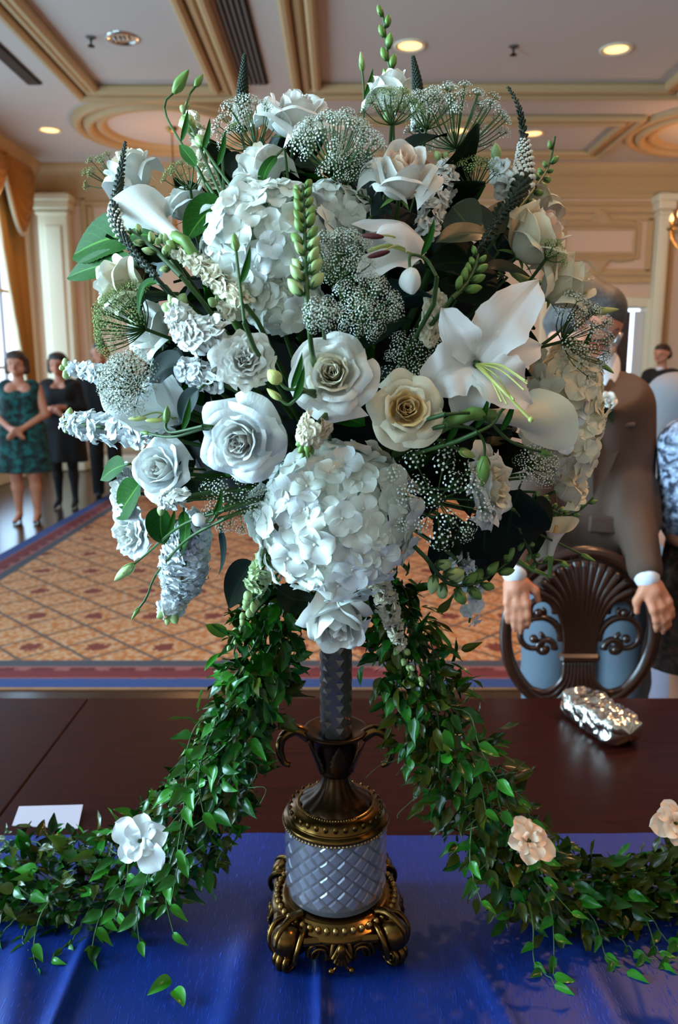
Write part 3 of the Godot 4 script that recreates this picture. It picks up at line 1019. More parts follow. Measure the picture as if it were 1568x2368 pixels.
func make_vase() -> void:
	var t := thing("vase", "tall gilt and cut crystal pedestal vase on scrolled feet", "vase", Vector3(-0.004, CLOTH + 0.002, -0.93))
	var m := MB.new()
	# scrolled base: plate
	m.lathe([Vector2(0.002, 0.036), Vector2(0.075, 0.034), Vector2(0.084, 0.037), Vector2(0.086, 0.043), Vector2(0.082, 0.048), Vector2(0.074, 0.051), Vector2(0.07, 0.056), Vector2(0.066, 0.057), Vector2(0.002, 0.057)], 48)
	var base := obj("base_plate", m.mesh(), M.gilt, t)
	m = MB.new()
	m.ball(Vector3.ZERO, Vector3(0.0042, 0.005, 0.0042), 8, 6)
	var bead := m.mesh()
	for k in 44:
		var a := TAU * k / 44.0
		obj("bead", bead, M.gilt_bright, base, Transform3D(Basis(), Vector3(sin(a) * 0.0775, 0.053, cos(a) * 0.0775)))
	# four corner feet, turned a little
	m = MB.new()
	m.ball(Vector3.ZERO, Vector3(0.0195, 0.0205, 0.0195), 20, 12)
	var orb := m.mesh()
	var foot := MB.new()     # along +z: leaf over the orb and volute at the ground
	var ex := Vector3(0, 0, 1)
	var ey := Vector3(0, 1, 0)
	foot.tube(spiral(Vector3(0, 0.0135, 0.098), ex, ey, 0.0125, 0.0015, -PI * 0.9, PI * 3.6, 44), [0.0055, 0.003], 7)
	for s in [-1, 1]:
		foot.tube(spiral(Vector3(s * 0.0085, 0.0135, 0.098), ex, ey, 0.0115, 0.001, -PI * 0.9, PI * 3.6, 44), [0.0035, 0.0025], 6)
		foot.tube(bent([Vector3(s * 0.012, 0.05, 0.07), Vector3(s * 0.021, 0.051, 0.088), Vector3(s * 0.0235, 0.036, 0.1), Vector3(s * 0.019, 0.018, 0.1), Vector3(s * 0.009, 0.012, 0.092)], 16), [0.004, 0.0032], 6)
		foot.tube(spiral(Vector3(s * 0.026, 0.03, 0.078), Vector3(s, 0, -0.4), ey, 0.012, 0.002, -1.2, 5.2, 20), [0.0035, 0.0018], 6)
	foot.tube(bent([Vector3(0, 0.056, 0.066), Vector3(0, 0.062, 0.085), Vector3(0, 0.053, 0.108), Vector3(0, 0.038, 0.113)], 10), [0.007, 0.002], 6)
	foot.box(Vector3(0, 0.022, 0.08), Vector3(0.022, 0.028, 0.03), 0.006)
	var fm := foot.mesh()
	var side := MB.new()     # between two feet: paired scrolls, shell and drop
	for s in [-1, 1]:
		side.tube(spiral(Vector3(s * 0.029, 0.0255, 0.079), Vector3(-s, 0, 0), ey, 0.0165, 0.011, -0.6, 3.5, 18), [0.004, 0.003], 7)
		side.tube(spiral(Vector3(s * 0.027, 0.024, 0.081), Vector3(-s, 0, 0), ey, 0.0105, 0.0085, -0.6, 3.6, 14), [0.0028, 0.002], 6)
		side.tube(bent([Vector3(s * 0.009, 0.042, 0.082), Vector3(s * 0.012, 0.028, 0.087), Vector3(s * 0.0055, 0.014, 0.087), Vector3(s * 0.012, 0.007, 0.088)], 12), [0.0035, 0.0022], 6)
		side.ball(Vector3(s * 0.0125, 0.0075, 0.088), Vector3(0.004, 0.004, 0.004), 8, 6)
	for k in 7:
		var a := (k - 3) * 0.3
		side.tube([Vector3(0, 0.042, 0.083), Vector3(sin(a) * 0.014, 0.042 - cos(a) * 0.026, 0.089)], [0.0016, 0.0028], 6)
	side.ball(Vector3(0, 0.03, 0.086), Vector3(0.0065, 0.011, 0.005), 10, 8)
	side.box(Vector3(0, 0.041, 0.074), Vector3(0.1, 0.012, 0.016), 0.004)
	var sm := side.mesh()
	for k in 4:
		var b := Basis(Vector3.UP, TAU * (k + 0.5) / 4.0 + 0.08)
		var ft := obj("scroll_foot", fm, M.gilt, t, Transform3D(b, Vector3.ZERO))
		obj("orb", orb, M.gilt, ft, Transform3D(Basis(), Vector3(0, 0.0375, 0.094)))
		obj("openwork_side", sm, M.gilt if k != 3 else M.gilt, t, Transform3D(Basis(Vector3.UP, TAU * k / 4.0 + 0.08), Vector3.ZERO))
	# cut crystal drum
	m = MB.new()
	m.lathe([Vector2(0.052, 0.058), Vector2(0.06, 0.0585), Vector2(0.0635, 0.062), Vector2(0.0642, 0.09), Vector2(0.0645, 0.165), Vector2(0.0615, 0.165), Vector2(0.061, 0.09), Vector2(0.059, 0.064), Vector2(0.05, 0.062)], 56)
	var drum := obj("crystal_drum", m.mesh(), M.crystal, t)
	m = MB.new()
	m.lathe([Vector2(0.001, 0.0605), Vector2(0.055, 0.0605), Vector2(0.057, 0.066), Vector2(0.058, 0.16), Vector2(0.03, 0.164), Vector2(0.001, 0.164)], 40)
	obj("inner_liner", m.mesh(), M.crystal_frost, drum)
	# lozenge facets, proud of the glass
	var nf := 19
	var rows := 8
	var hx := TAU / nf * 0.5 * 0.86
	var hy := 0.0093
	var fa := MB.new()
	var cr := []
	var ci := []
	for q in [[0.0, hy], [hx, 0.0], [0.0, -hy], [-hx, 0.0]]:
		cr.append(Vector3(sin(q[0]) * 0.0646, q[1], cos(q[0]) * 0.0646))
		ci.append(Vector3(sin(q[0] * 0.72) * 0.0664, q[1] * 0.72, cos(q[0] * 0.72) * 0.0664))
	fa.quad(ci[0], ci[1], ci[2], ci[3], Vector3(0, 0, 1))
	for k in 4:
		var k2 := (k + 1) % 4
		fa.quad(cr[k], cr[k2], ci[k2], ci[k], (cr[k] + cr[k2]) - Vector3(0, 0, 0.125))
	var fmesh := fa.mesh(false)
	for r in rows:
		for k in nf:
			var a := TAU * (k + 0.5 * (r % 2)) / nf
			if cos(a - 0.02) < -0.15:
				continue
			obj("facet", fmesh, M.facet, drum, Transform3D(Basis(Vector3.UP, a), Vector3(0, 0.078 + r * 0.0105, 0)))
	# metal collar, foot, stem
	m = MB.new()
	m.lathe([Vector2(0.0615, 0.160), Vector2(0.067, 0.161), Vector2(0.0685, 0.164), Vector2(0.067, 0.167), Vector2(0.0625, 0.168), Vector2(0.062, 0.17), Vector2(0.063, 0.172), Vector2(0.06, 0.174), Vector2(0.058, 0.179), Vector2(0.051, 0.181), Vector2(0.05, 0.183), Vector2(0.047, 0.184)], 64)
	var collar := obj("collar", m.mesh(), M.gilt, t)
	m = MB.new()
	for k in 90:
		var a := TAU * k / 90.0
		m.ball(Vector3(sin(a) * 0.0683, 0.1605, cos(a) * 0.0683), Vector3.ONE * 0.0018, 6, 4)
		m.ball(Vector3(sin(a) * 0.049, 0.1835, cos(a) * 0.049), Vector3.ONE * 0.0012, 5, 3)
	var rim := obj("beaded_rim", m.mesh(), M.gilt_bright, collar)
	rim.set_meta("kind", "stuff")
	m = MB.new()
	m.ball(Vector3.ZERO, Vector3(0.0036, 0.0042, 0.002), 8, 5)
	var egg := m.mesh()
	for k in 30:
		var a := TAU * k / 30.0
		obj("egg_moulding", egg, M.gilt, collar, Transform3D(Basis(Vector3.UP, a), Vector3(sin(a) * 0.0592, 0.1768, cos(a) * 0.0592)))
	m = MB.new()
	m.lathe([Vector2(0.046, 0.183), Vector2(0.0445, 0.187), Vector2(0.038, 0.191), Vector2(0.029, 0.197), Vector2(0.022, 0.205), Vector2(0.018, 0.213), Vector2(0.016, 0.22), Vector2(0.016, 0.226)], 80, Vector3.ZERO, Basis(), 14, 0.07)
	obj("fluted_stem", m.mesh(), M.bronze, t)
	m = MB.new()
	m.lathe([Vector2(0.0165, 0.222), Vector2(0.021, 0.224), Vector2(0.022, 0.228), Vector2(0.0205, 0.232), Vector2(0.024, 0.244), Vector2(0.028, 0.259), Vector2(0.0285, 0.268), Vector2(0.034, 0.275), Vector2(0.04, 0.28), Vector2(0.041, 0.283), Vector2(0.036, 0.284), Vector2(0.022, 0.277), Vector2(0.002, 0.275)], 40)
	var cup := obj("urn_cup", m.mesh(), M.bronze, t)
	for k in 6:        # acanthus leaves on the cup
		m = MB.new()
		m.blade(Vector3(0, 0.227, 0.0245), Vector3(0, 0.252, 0.033), Vector3(0, 0.279, 0.044), 0.0095, Vector3(0, 0, 1), {"cup": -0.35, "saw": 0.12, "nv": 12, "peak": 0.7})
		obj("acanthus", m.mesh(), M.gilt, cup, Transform3D(Basis(Vector3.UP, TAU * k / 6.0 + 0.1), Vector3.ZERO))
	for s in [-1, 1]:
		m = MB.new()
		m.tube(bent([Vector3(s * 0.034, 0.274, 0.004), Vector3(s * 0.05, 0.284, 0.006), Vector3(s * 0.066, 0.276, 0.008), Vector3(s * 0.071, 0.26, 0.009), Vector3(s * 0.066, 0.242, 0.009), Vector3(s * 0.058, 0.238, 0.009)], 22), [0.0085, 0.004], 10)
		var hd := obj("handle", m.mesh(), M.gilt, t)
		m = MB.new()
		for k in 5:
			m.blade(Vector3(s * 0.062, 0.281, 0.01), Vector3(s * (0.076 + 0.002 * k), 0.278, 0.006 + 0.003 * k), Vector3(s * (0.074 - 0.001 * k), 0.254, 0.003 + 0.005 * k), 0.0042, Vector3(s, 0.4, 0.5), {"cup": -0.5, "nv": 8, "nu": 4})
		obj("acanthus", m.mesh(), M.gilt_bright, hd)
	# faceted crystal column that carries the bouquet
	m = MB.new()
	var rows2 := 22
	var pts := []
	for j in rows2 + 1:
		for i in 12:
			var a := TAU * (i + 0.5 * (j % 2)) / 12.0
			pts.append(Vector3(sin(a), 0, cos(a)) * (0.0205 if (i + j) % 2 else 0.0188) + Vector3(0, 0.276 + 0.165 * j / rows2, 0))
	for j in rows2:
		for i in 12:
			var i1 := (i + 1) % 12
			var p00: Vector3 = pts[j * 12 + i]
			var p01: Vector3 = pts[j * 12 + i1]
			var p10: Vector3 = pts[(j + 1) * 12 + i]
			var p11: Vector3 = pts[(j + 1) * 12 + i1]
			if j % 2 == 0:
				m.tri(p00, p01, p10, p00 + p01 - Vector3(0, p00.y * 2, 0))
				m.tri(p01, p10, p11, p10 + p11 - Vector3(0, p10.y * 2, 0))
			else:
				m.tri(p00, p10, p11, p10 + p11 - Vector3(0, p10.y * 2, 0))
				m.tri(p00, p01, p11, p00 + p01 - Vector3(0, p00.y * 2, 0))
	obj("crystal_column", m.mesh(false), M.facet_dark, t)
	m = MB.new()
	m.lathe([Vector2(0.0001, 0.276), Vector2(0.013, 0.276), Vector2(0.013, 0.5), Vector2(0.0001, 0.5)], 12)
	obj("column_core", m.mesh(), M.vent, t)
	m = MB.new()
	m.lathe([Vector2(0.013, 0.45), Vector2(0.024, 0.455), Vector2(0.03, 0.49), Vector2(0.075, 0.53), Vector2(0.09, 0.56), Vector2(0.085, 0.562), Vector2(0.06, 0.54), Vector2(0.001, 0.53)], 32)
	obj("flower_bowl", m.mesh(), M.bronze, t)

func make_chair() -> void:
	var dep := 2.25
	var c := P(1340, 1462, dep)
	var t := thing("dining_chair", "carved dark wood dining chair with an oval shell back behind the table", "chair", Vector3(c.x, 0, c.z))
	var q := func(x: float, y: float) -> Vector3: return P(x, y, dep) - Vector3(c.x, 0, c.z)
	var cy := c.y
	var rx := 0.212
	var ry := 0.235
	var m := MB.new()
	var pts := PackedVector3Array()
	for j in 13:          # moulded oval frame
		var b := TAU * j / 12.0
		for i in 64:
			var a := TAU * i / 64.0
			var o := 0.018 * cos(b) + (0.004 if j % 3 == 1 else 0.0)
			pts.append(Vector3((rx + o) * sin(a), cy + (ry + o) * cos(a), 0.016 * sin(b) - 0.0))
	m.grid(pts, 64, 12, true)
	obj("oval_frame", m.mesh(), M.chair_wood, t)
	# shell of flutes above the waist, tail of flutes below
	for k in 13:
		var u := (k - 6) / 6.0
		m = MB.new()
		m.tube(bent([Vector3(u * 0.042, cy - 0.06, 0.008), Vector3(u * 0.05, cy + 0.03, 0.012), Vector3(u * 0.085, cy + 0.13 - 0.03 * u * u, 0.016), Vector3(u * 0.145, cy + 0.215 - 0.085 * u * u, 0.012)], 12), [0.0062, 0.0145], 8)
		obj("flute", m.mesh(), M.chair_wood, t)
	for k in 9:
		var u := (k - 4) / 4.0
		m = MB.new()
		m.tube(bent([Vector3(u * 0.04, cy - 0.085, 0.008), Vector3(u * 0.045, cy - 0.14, 0.01), Vector3(u * 0.09, cy - 0.2 + 0.02 * u * u, 0.006), Vector3(u * 0.15, cy - 0.235 + 0.07 * u * u, 0.0)], 10), [0.0075, 0.0105], 8)
		obj("flute", m.mesh(), M.chair_wood, t)
	m = MB.new()
	m.box(Vector3(0, cy - 0.072, 0.01), Vector3(0.115, 0.026, 0.034), 0.008)
	obj("waist_band", m.mesh(), M.chair_wood, t)
	for s in [-1, 1]:
		for k in [[0.125, 0.028, 0.072, 0.0, 1.0], [0.118, 0.105, 0.045, 0.5, 1.0], [0.1, -0.005, 0.03, 0.8, 1.0]]:
			m = MB.new()
			m.tube(spiral(Vector3(s * k[0], cy + k[1] - 0.04, 0.006), Vector3(s, 0, 0), Vector3(0, 1, 0), k[2], k[2] * 0.2, PI * 1.05, -PI * 1.25, 26), [0.011, 0.007], 8)
			m.ball(Vector3(s * (k[0] + k[2] * 0.1), cy + k[1] - 0.045, 0.008), Vector3.ONE * 0.013, 10, 7)
			obj("scroll", m.mesh(), M.chair_wood, t)
	# seat and legs, hidden behind the table from here
	m = MB.new()
	m.box(Vector3(0, 0.46, 0.2), Vector3(0.48, 0.07, 0.44), 0.025)
	obj("seat", m.mesh(), M.chair_wood, t)
	for sx in [-1, 1]:
		m = MB.new()
		m.tube(bent([Vector3(sx * 0.09, cy - 0.225, 0), Vector3(sx * 0.12, 0.47, 0.0), Vector3(sx * 0.19, 0.3, -0.01), Vector3(sx * 0.2, 0.0, -0.05)], 10), [0.02, 0.018], 8)
		obj("leg", m.mesh(), M.chair_wood, t)
		m = MB.new()
		m.tube(bent([Vector3(sx * 0.2, 0.45, 0.38), Vector3(sx * 0.215, 0.3, 0.39), Vector3(sx * 0.2, 0.1, 0.37), Vector3(sx * 0.21, 0.0, 0.39)], 10), [0.03, 0.015], 8)
		obj("leg", m.mesh(), M.chair_wood, t)

# ---------------------------------------------------------------- flower kinds
var CORE := Vector3(-0.004, 1.37, -0.93)
var ROSE := {}
var KIT := {}

func rose_petal(rho: float, h: float, flare: float, droop: float, span: float, roll: float, ph: float, ruffle := 0.02, pt := 0.26) -> ArrayMesh:
	var nu := 14
	var nv := 12
	var pts := PackedVector3Array()
	for j in nv + 1:
		var v0 := float(j) / nv
		for i in nu + 1:
			var u := -1.0 + 2.0 * i / nu
			var au := absf(u)
			var v := v0 * (1.0 - pt * pow(au, 1.5 + 0.4 * sin(ph)) - 0.025 * sin(u * 5.0 + ph))
			var a := 1.0 - v
			var r := a * a * a * 0.08 + 3 * a * a * v * rho * 1.12 + 3 * a * v * v * rho * 0.93 + v * v * v * rho * (1.0 + flare)
			var y := 3 * a * a * v * h * 0.10 + 3 * a * v * v * h * 0.82 + v * v * v * h * (1.0 - droop)
			var e := smoothstep(0.72, 1.0, v0)
			r += roll * e * (0.25 + 0.9 * au * au)
			y -= roll * e * e * (0.1 + 1.3 * au * au)
			r -= 0.05 * rho * cos(u * 4.0 + ph) * v * v
			var e2 := smoothstep(0.86, 1.0, v0)
			r += (0.035 + roll * 0.25) * e2
			y -= (0.02 + roll * 0.35) * e2 * e2
			var rf := ruffle * pow(v, 4.0)
			r += rf * sin(u * 7.0 + ph * 2.0)
			y += rf * 0.8 * sin(u * 9.0 + ph * 3.0)
			r *= 1.0 + 0.07 * u
			var ang := deg_to_rad(span) * u * (0.5 + 0.5 * sqrt(v))
			pts.append(Vector3(r * sin(ang), y, r * cos(ang)))
	var m := MB.new()
	m.grid(pts, nu, nv)
	return m.mesh()

func blossom_mesh(seed_: int, n: int, wave: float) -> ArrayMesh:      # a ruffled double blossom of unit radius, facing +y
	var g := RandomNumberGenerator.new()
	g.seed = seed_
	var m := MB.new()
	for w in 2:
		for k in n:
			var a := TAU * (k + 0.5 * w) / n + g.randf_range(-0.25, 0.25)
			var d := Vector3(sin(a), 0, cos(a))
			var l := (1.0 if w == 0 else 0.62) * g.randf_range(0.85, 1.1)
			var up := (0.25 if w == 0 else 0.62) * g.randf_range(0.6, 1.4)
			m.blade(d * 0.06, d * l * 0.5 + Vector3.UP * up, d * l + Vector3.UP * up * g.randf_range(0.2, 0.8), l * 0.52, Vector3.UP, {"nu": 8, "nv": 8, "peak": 1.25, "ex": 0.55, "bw": 0.25, "wave": wave, "freq": 6.0, "ph": g.randf() * 6.0, "cup": 0.12})
	return m.mesh()

func floret_mesh(seed_: int) -> ArrayMesh:        # hydrangea floret: four broad sepals, facing +y
	var g := RandomNumberGenerator.new()
	g.seed = seed_
	var m := MB.new()
	for k in 4:
		var a := TAU * k / 4.0 + g.randf_range(-0.12, 0.12)
		var d := Vector3(sin(a), 0, cos(a))
		var l := g.randf_range(0.92, 1.08)
		m.blade(d * 0.03 + Vector3.UP * 0.015 * (k % 2), d * l * 0.5 + Vector3.UP * g.randf_range(0.1, 0.34), d * l + Vector3.UP * g.randf_range(-0.12, 0.16), l * 0.56, Vector3.UP, {"nu": 6, "nv": 7, "peak": 1.0, "ex": 0.55, "bw": 0.2, "wave": 0.12, "freq": 6.0, "ph": g.randf() * 6.0, "cup": 0.2})
	m.ball(Vector3(0, 0.07, 0), Vector3(0.09, 0.08, 0.09), 6, 4)
	return m.mesh()

func umbellet_mesh(seed_: int, n: int) -> ArrayMesh:     # unit dome of tiny five-lobed flowers, facing +y
	var g := RandomNumberGenerator.new()
	g.seed = seed_
	var m := MB.new()
	for k in n:
		var f := (k + 0.5) / n
		var a := k * 2.39996
		var th := acos(1.0 - f * 0.62)
		var p := Vector3(sin(th) * cos(a), cos(th) - 0.35, sin(th) * sin(a)) * Vector3(1.2, 0.9, 1.2) * g.randf_range(0.82, 1.14) + Vector3(g.randf_range(-0.07, 0.07), 0, g.randf_range(-0.07, 0.07))
		var nrm := (p + Vector3(0, 0.4, 0)).normalized()
		var b := basis_y(nrm, g.randf() * 6.0)
		for q in 5:
			var w := TAU * q / 5.0
			var c := b * Vector3(sin(w), 0.1, cos(w)) * 0.075
			var s := b * Vector3(cos(w), 0, -sin(w)) * 0.05
			var c2 := b * Vector3(sin(w), 0.0, cos(w)) * 0.125
			m.tri(p, p + c + s, p + c2, nrm)
			m.tri(p, p + c2, p + c - s, nrm)
		m.ball(p + nrm * 0.02, Vector3.ONE * 0.045, 4, 3)
	return m.mesh(false)

func umbellet_stalks(seed_: int, n: int) -> ArrayMesh:
	var m := MB.new()
	for k in n:
		var f := (k + 0.5) / n
		var a := k * 2.39996
		var th := acos(1.0 - f * 0.62)
		var p := Vector3(sin(th) * cos(a), cos(th) - 0.35, sin(th) * sin(a)) * Vector3(1.1, 1.0, 1.1)
		m.tube([Vector3(0, -0.35, 0), p], [0.02, 0.018], 3, false)
	return m.mesh()

func bud_mesh(fat: float, point: float, twist: float) -> ArrayMesh:      # pointed bud, unit length along +y
	var m := MB.new()
	var pts := PackedVector3Array()
	var nv := 12
	for j in nv + 1:
		var t := float(j) / nv
		var r := fat * pow(sin(PI * pow(clampf(t, 0.001, 0.999), point)), 0.75) + 0.012
		for i in 10:
			var a := TAU * i / 10.0
			var rr := r * (1.0 + 0.12 * cos(3.0 * a + twist * t * 5.0))
			pts.append(Vector3(rr * sin(a), t, rr * cos(a)))
	m.grid(pts, 10, nv, true)
	return m.mesh()

func make_kit() -> void:
	var layers := {
		"open": [[3, 0.07, 0.86, -0.35, 0.0, 115, 0.0], [3, 0.12, 0.89, -0.2, 0.0, 105, 0.0], [4, 0.17, 0.91, -0.15, 0.0, 90, 0.0], [4, 0.24, 0.92, -0.12, 0.0, 80, 0.01], [4, 0.31, 0.91, -0.1, 0.02, 72, 0.02], [4, 0.43, 0.87, 0.05, 0.04, 64, 0.05], [5, 0.56, 0.80, 0.18, 0.08, 54, 0.09], [5, 0.70, 0.66, 0.34, 0.14, 52, 0.15], [5, 0.80, 0.42, 0.42, 0.12, 50, 0.18]],
		"half": [[3, 0.07, 1.0, -0.35, 0.0, 115, 0.0], [3, 0.14, 1.03, -0.25, 0.0, 105, 0.0], [3, 0.23, 1.08, -0.3, 0.0, 85, 0.0], [4, 0.34, 1.09, -0.12, 0.02, 72, 0.03], [4, 0.48, 1.06, 0.04, 0.04, 64, 0.06], [5, 0.63, 0.98, 0.2, 0.1, 56, 0.13], [4, 0.72, 0.85, 0.42, 0.2, 54, 0.2]],
		"closed": [[3, 0.07, 1.2, -0.3, 0.0, 115, 0.0], [3, 0.15, 1.24, -0.25, 0.0, 105, 0.0], [3, 0.25, 1.30, -0.3, 0.0, 85, 0.0], [4, 0.37, 1.33, -0.18, 0.02, 72, 0.03], [4, 0.49, 1.32, -0.02, 0.03, 66, 0.07], [4, 0.58, 1.22, 0.22, 0.1, 60, 0.14], [3, 0.64, 1.02, 0.45, 0.25, 56, 0.2]],
		"ruffled": [[3, 0.06, 0.80, -0.1, 0.0, 110, 0.02], [3, 0.14, 0.80, -0.3, 0.0, 95, 0.0], [4, 0.24, 0.84, 0.1, 0.0, 70, 0.04], [5, 0.38, 0.84, 0.2, 0.03, 52, 0.06], [5, 0.52, 0.78, 0.26, 0.05, 50, 0.08], [6, 0.66, 0.68, 0.32, 0.08, 46, 0.1], [6, 0.80, 0.5, 0.3, 0.06, 44, 0.1]],
	}
	for k in layers:
		ROSE[k] = []
		var q := 0
		for l in layers[k]:
			var rf := 0.075 if k == "ruffled" else 0.025
			var vs := []
			for w in 3:
				vs.append(rose_petal(l[1], l[2], l[3], l[4], l[5], l[6] * (0.7 + 0.35 * w), q * 1.7 + w * 2.3, rf, 0.22 if k == "ruffled" else lerpf(0.2, 0.42, float(q) / layers[k].size())))
			ROSE[k].append([l[0], vs])
			q += 1
	KIT.floret = [floret_mesh(1), floret_mesh(2), floret_mesh(3), floret_mesh(4)]
	KIT.blossom = [blossom_mesh(11, 5, 0.13), blossom_mesh(12, 5, 0.16), blossom_mesh(13, 5, 0.2)]
	KIT.umbellet = [umbellet_mesh(21, 30), umbellet_mesh(22, 38), umbellet_mesh(23, 26)]
	KIT.stalks = umbellet_stalks(21, 16)
	KIT.bud = bud_mesh(0.26, 0.85, 0.4)
	KIT.lisbud = bud_mesh(0.19, 0.72, 1.0)
	KIT.fatbud = bud_mesh(0.36, 0.9, 0.2)
	KIT.tip = bud_mesh(0.13, 0.6, 0.0)
	var m := MB.new()
	for k in 5:
		var a := TAU * k / 5.0
		var d := Vector3(sin(a), 0, cos(a))
		m.blade(d * 0.03, d * 0.3 + Vector3.UP * 0.02, d * 0.36 + Vector3.UP * (0.55 + 0.1 * (k % 2)), 0.1, -d, {"nu": 4, "nv": 6, "peak": 0.6, "cup": 0.3})
	KIT.calyx = m.mesh()
	m = MB.new()
	for k in 5:
		var a := TAU * k / 5.0
		var d := Vector3(sin(a), 0, cos(a))
		m.blade(d * 0.02, d * 0.4 + Vector3.UP * 0.05, d * 0.85 + Vector3.UP * (0.12 * (k % 3) - 0.15), 0.11, Vector3.UP, {"nu": 4, "nv": 6, "peak": 0.6, "cup": 0.3})
	m.ball(Vector3(0, 0.01, 0), Vector3(0.13, 0.1, 0.13), 8, 6)
	KIT.sepals = m.mesh()

func stalk(o: Node3D, from: Vector3, dirw: Vector3, r := 0.0022, m := "stem") -> void:     # the stem from a flower's base into the bowl, in the flower's own axes
	var inv := o.transform.affine_inverse()
	var mb := MB.new()
	mb.tube(bent([inv * from, inv * (from + dirw * 0.05), inv * (from.lerp(CORE, 0.6) + dirw * 0.02), inv * CORE], 8), [r], 5)
	obj("stem", mb.mesh(), M[m], o)

func rose(x: float, y: float, rpx: float, kind: String, d: Vector3, lift: float, outer: String, inner: String, label: String, n := "rose") -> void:
	var dep := sd(x, y) - lift
	var s: float = rpx * dep / F * {"open": 0.82, "half": 0.86, "closed": 0.92, "ruffled": 0.95}[kind]
	var dir := V(d)
	var hmid := 0.45 if kind in ["open", "ruffled"] else 0.62
	var at := P(x, y, dep) - dir * (s * hmid)
	var t := thing(n, label, "rose" if n == "rose" else "flower", at, "", basis_y(dir, rng.randf() * 6.0))
	var q := 0
	var nl: int = ROSE[kind].size()
	for l in ROSE[kind]:
		for k in l[0]:
			var a: float = TAU * (k + rng.randf_range(-0.12, 0.12)) / l[0] + q * 1.1
			var b := Basis(Vector3.UP, a) * Basis(Vector3(1, 0, 0), rng.randf_range(-0.06, 0.10) * (0.4 + 0.2 * q)) * Basis(Vector3(0, 0, 1), rng.randf_range(-0.08, 0.08))
			var ss := s * rng.randf_range(0.92, 1.07)
			obj("petal", l[1][rng.randi() % 3], M[inner] if q < nl - 3 else M[outer], t, Transform3D(b.scaled(Vector3.ONE * ss), Vector3.ZERO))
		q += 1
	obj("sepals", KIT.sepals, M.bud, t, Transform3D(Basis.from_scale(Vector3.ONE * s * 0.8), Vector3.ZERO))
	stalk(t, at, -dir)

func hydrangea(x: float, y: float, rx: float, ry: float, lift: float, n: int, fs: float, label: String, m1 := "hydrangea", squash := 0.8) -> void:
	var dep := sd(x, y) - lift
	var k := dep / F
	var ctr := P(x, y, dep + rx * k * squash * 0.7)
	var t := thing("hydrangea", label, "hydrangea", ctr)
	var out := V(Vector3((x - 775) / 640.0, (810 - y) / 640.0, 0.8))
	var total := int(n / 0.62)
	for i in total:
		var f := (i + 0.5) / total
		var th := acos(1.0 - 2.0 * f)
		var ph := i * 2.39996
		var q := Vector3(sin(th) * cos(ph), sin(th) * sin(ph), cos(th))
		if q.z < -0.24:
			continue
		q += Vector3(rng.randf_range(-0.08, 0.08), rng.randf_range(-0.08, 0.08), rng.randf_range(-0.08, 0.08))
		var w := Vector3(q.x * rx * k, 0, 0) + UP * (q.y * ry * k) - FW * (q.z * rx * k * squash)
		w *= rng.randf_range(0.88, 1.06)
		var nr := V(Vector3(q.x / rx, q.y / ry, q.z / (rx * squash)) * rx + Vector3(rng.randf_range(-0.45, 0.45), rng.randf_range(-0.45, 0.45), 0.0))
		var s := fs * k * rng.randf_range(0.85, 1.2)
		obj("floret", KIT.floret[rng.randi() % 4], M[m1] if rng.randf() > 0.12 else M.white_cool, t, Transform3D(basis_y(nr, rng.randf() * 6.0).scaled(Vector3.ONE * s), w))
	var mb := MB.new()      # the green branching inside the head
	for i in 40:
		var f := (i + 0.5) / 40.0
		var th := acos(1.0 - 2.0 * f)
		var ph := i * 2.39996
		var w := Vector3(sin(th) * cos(ph) * rx * k, 0, 0) + UP * (sin(th) * sin(ph) * ry * k) - FW * (cos(th) * rx * k * squash)
		mb.tube([-out * ry * k * 0.6, w * 0.5 - out * 0.004, w * 0.9], [0.0016, 0.0009], 4, false)
	mb.ball(Vector3.ZERO, Vector3(rx * k * 0.66, ry * k * 0.66, rx * k * squash * 0.6), 14, 10)
	obj("branching", mb.mesh(), M.palegreen, t)
	stalk(t, ctr, -out, 0.004)

# a spike: path of [x, y, radius px] from base to tip
func px_path(path: Array, lift: float, dep0 := 0.0) -> Array:
	var out := []
	for p in path:
		out.append(P(p[0], p[1], (dep0 if dep0 > 0.0 else sd(p[0], p[1])) - lift))
	return out

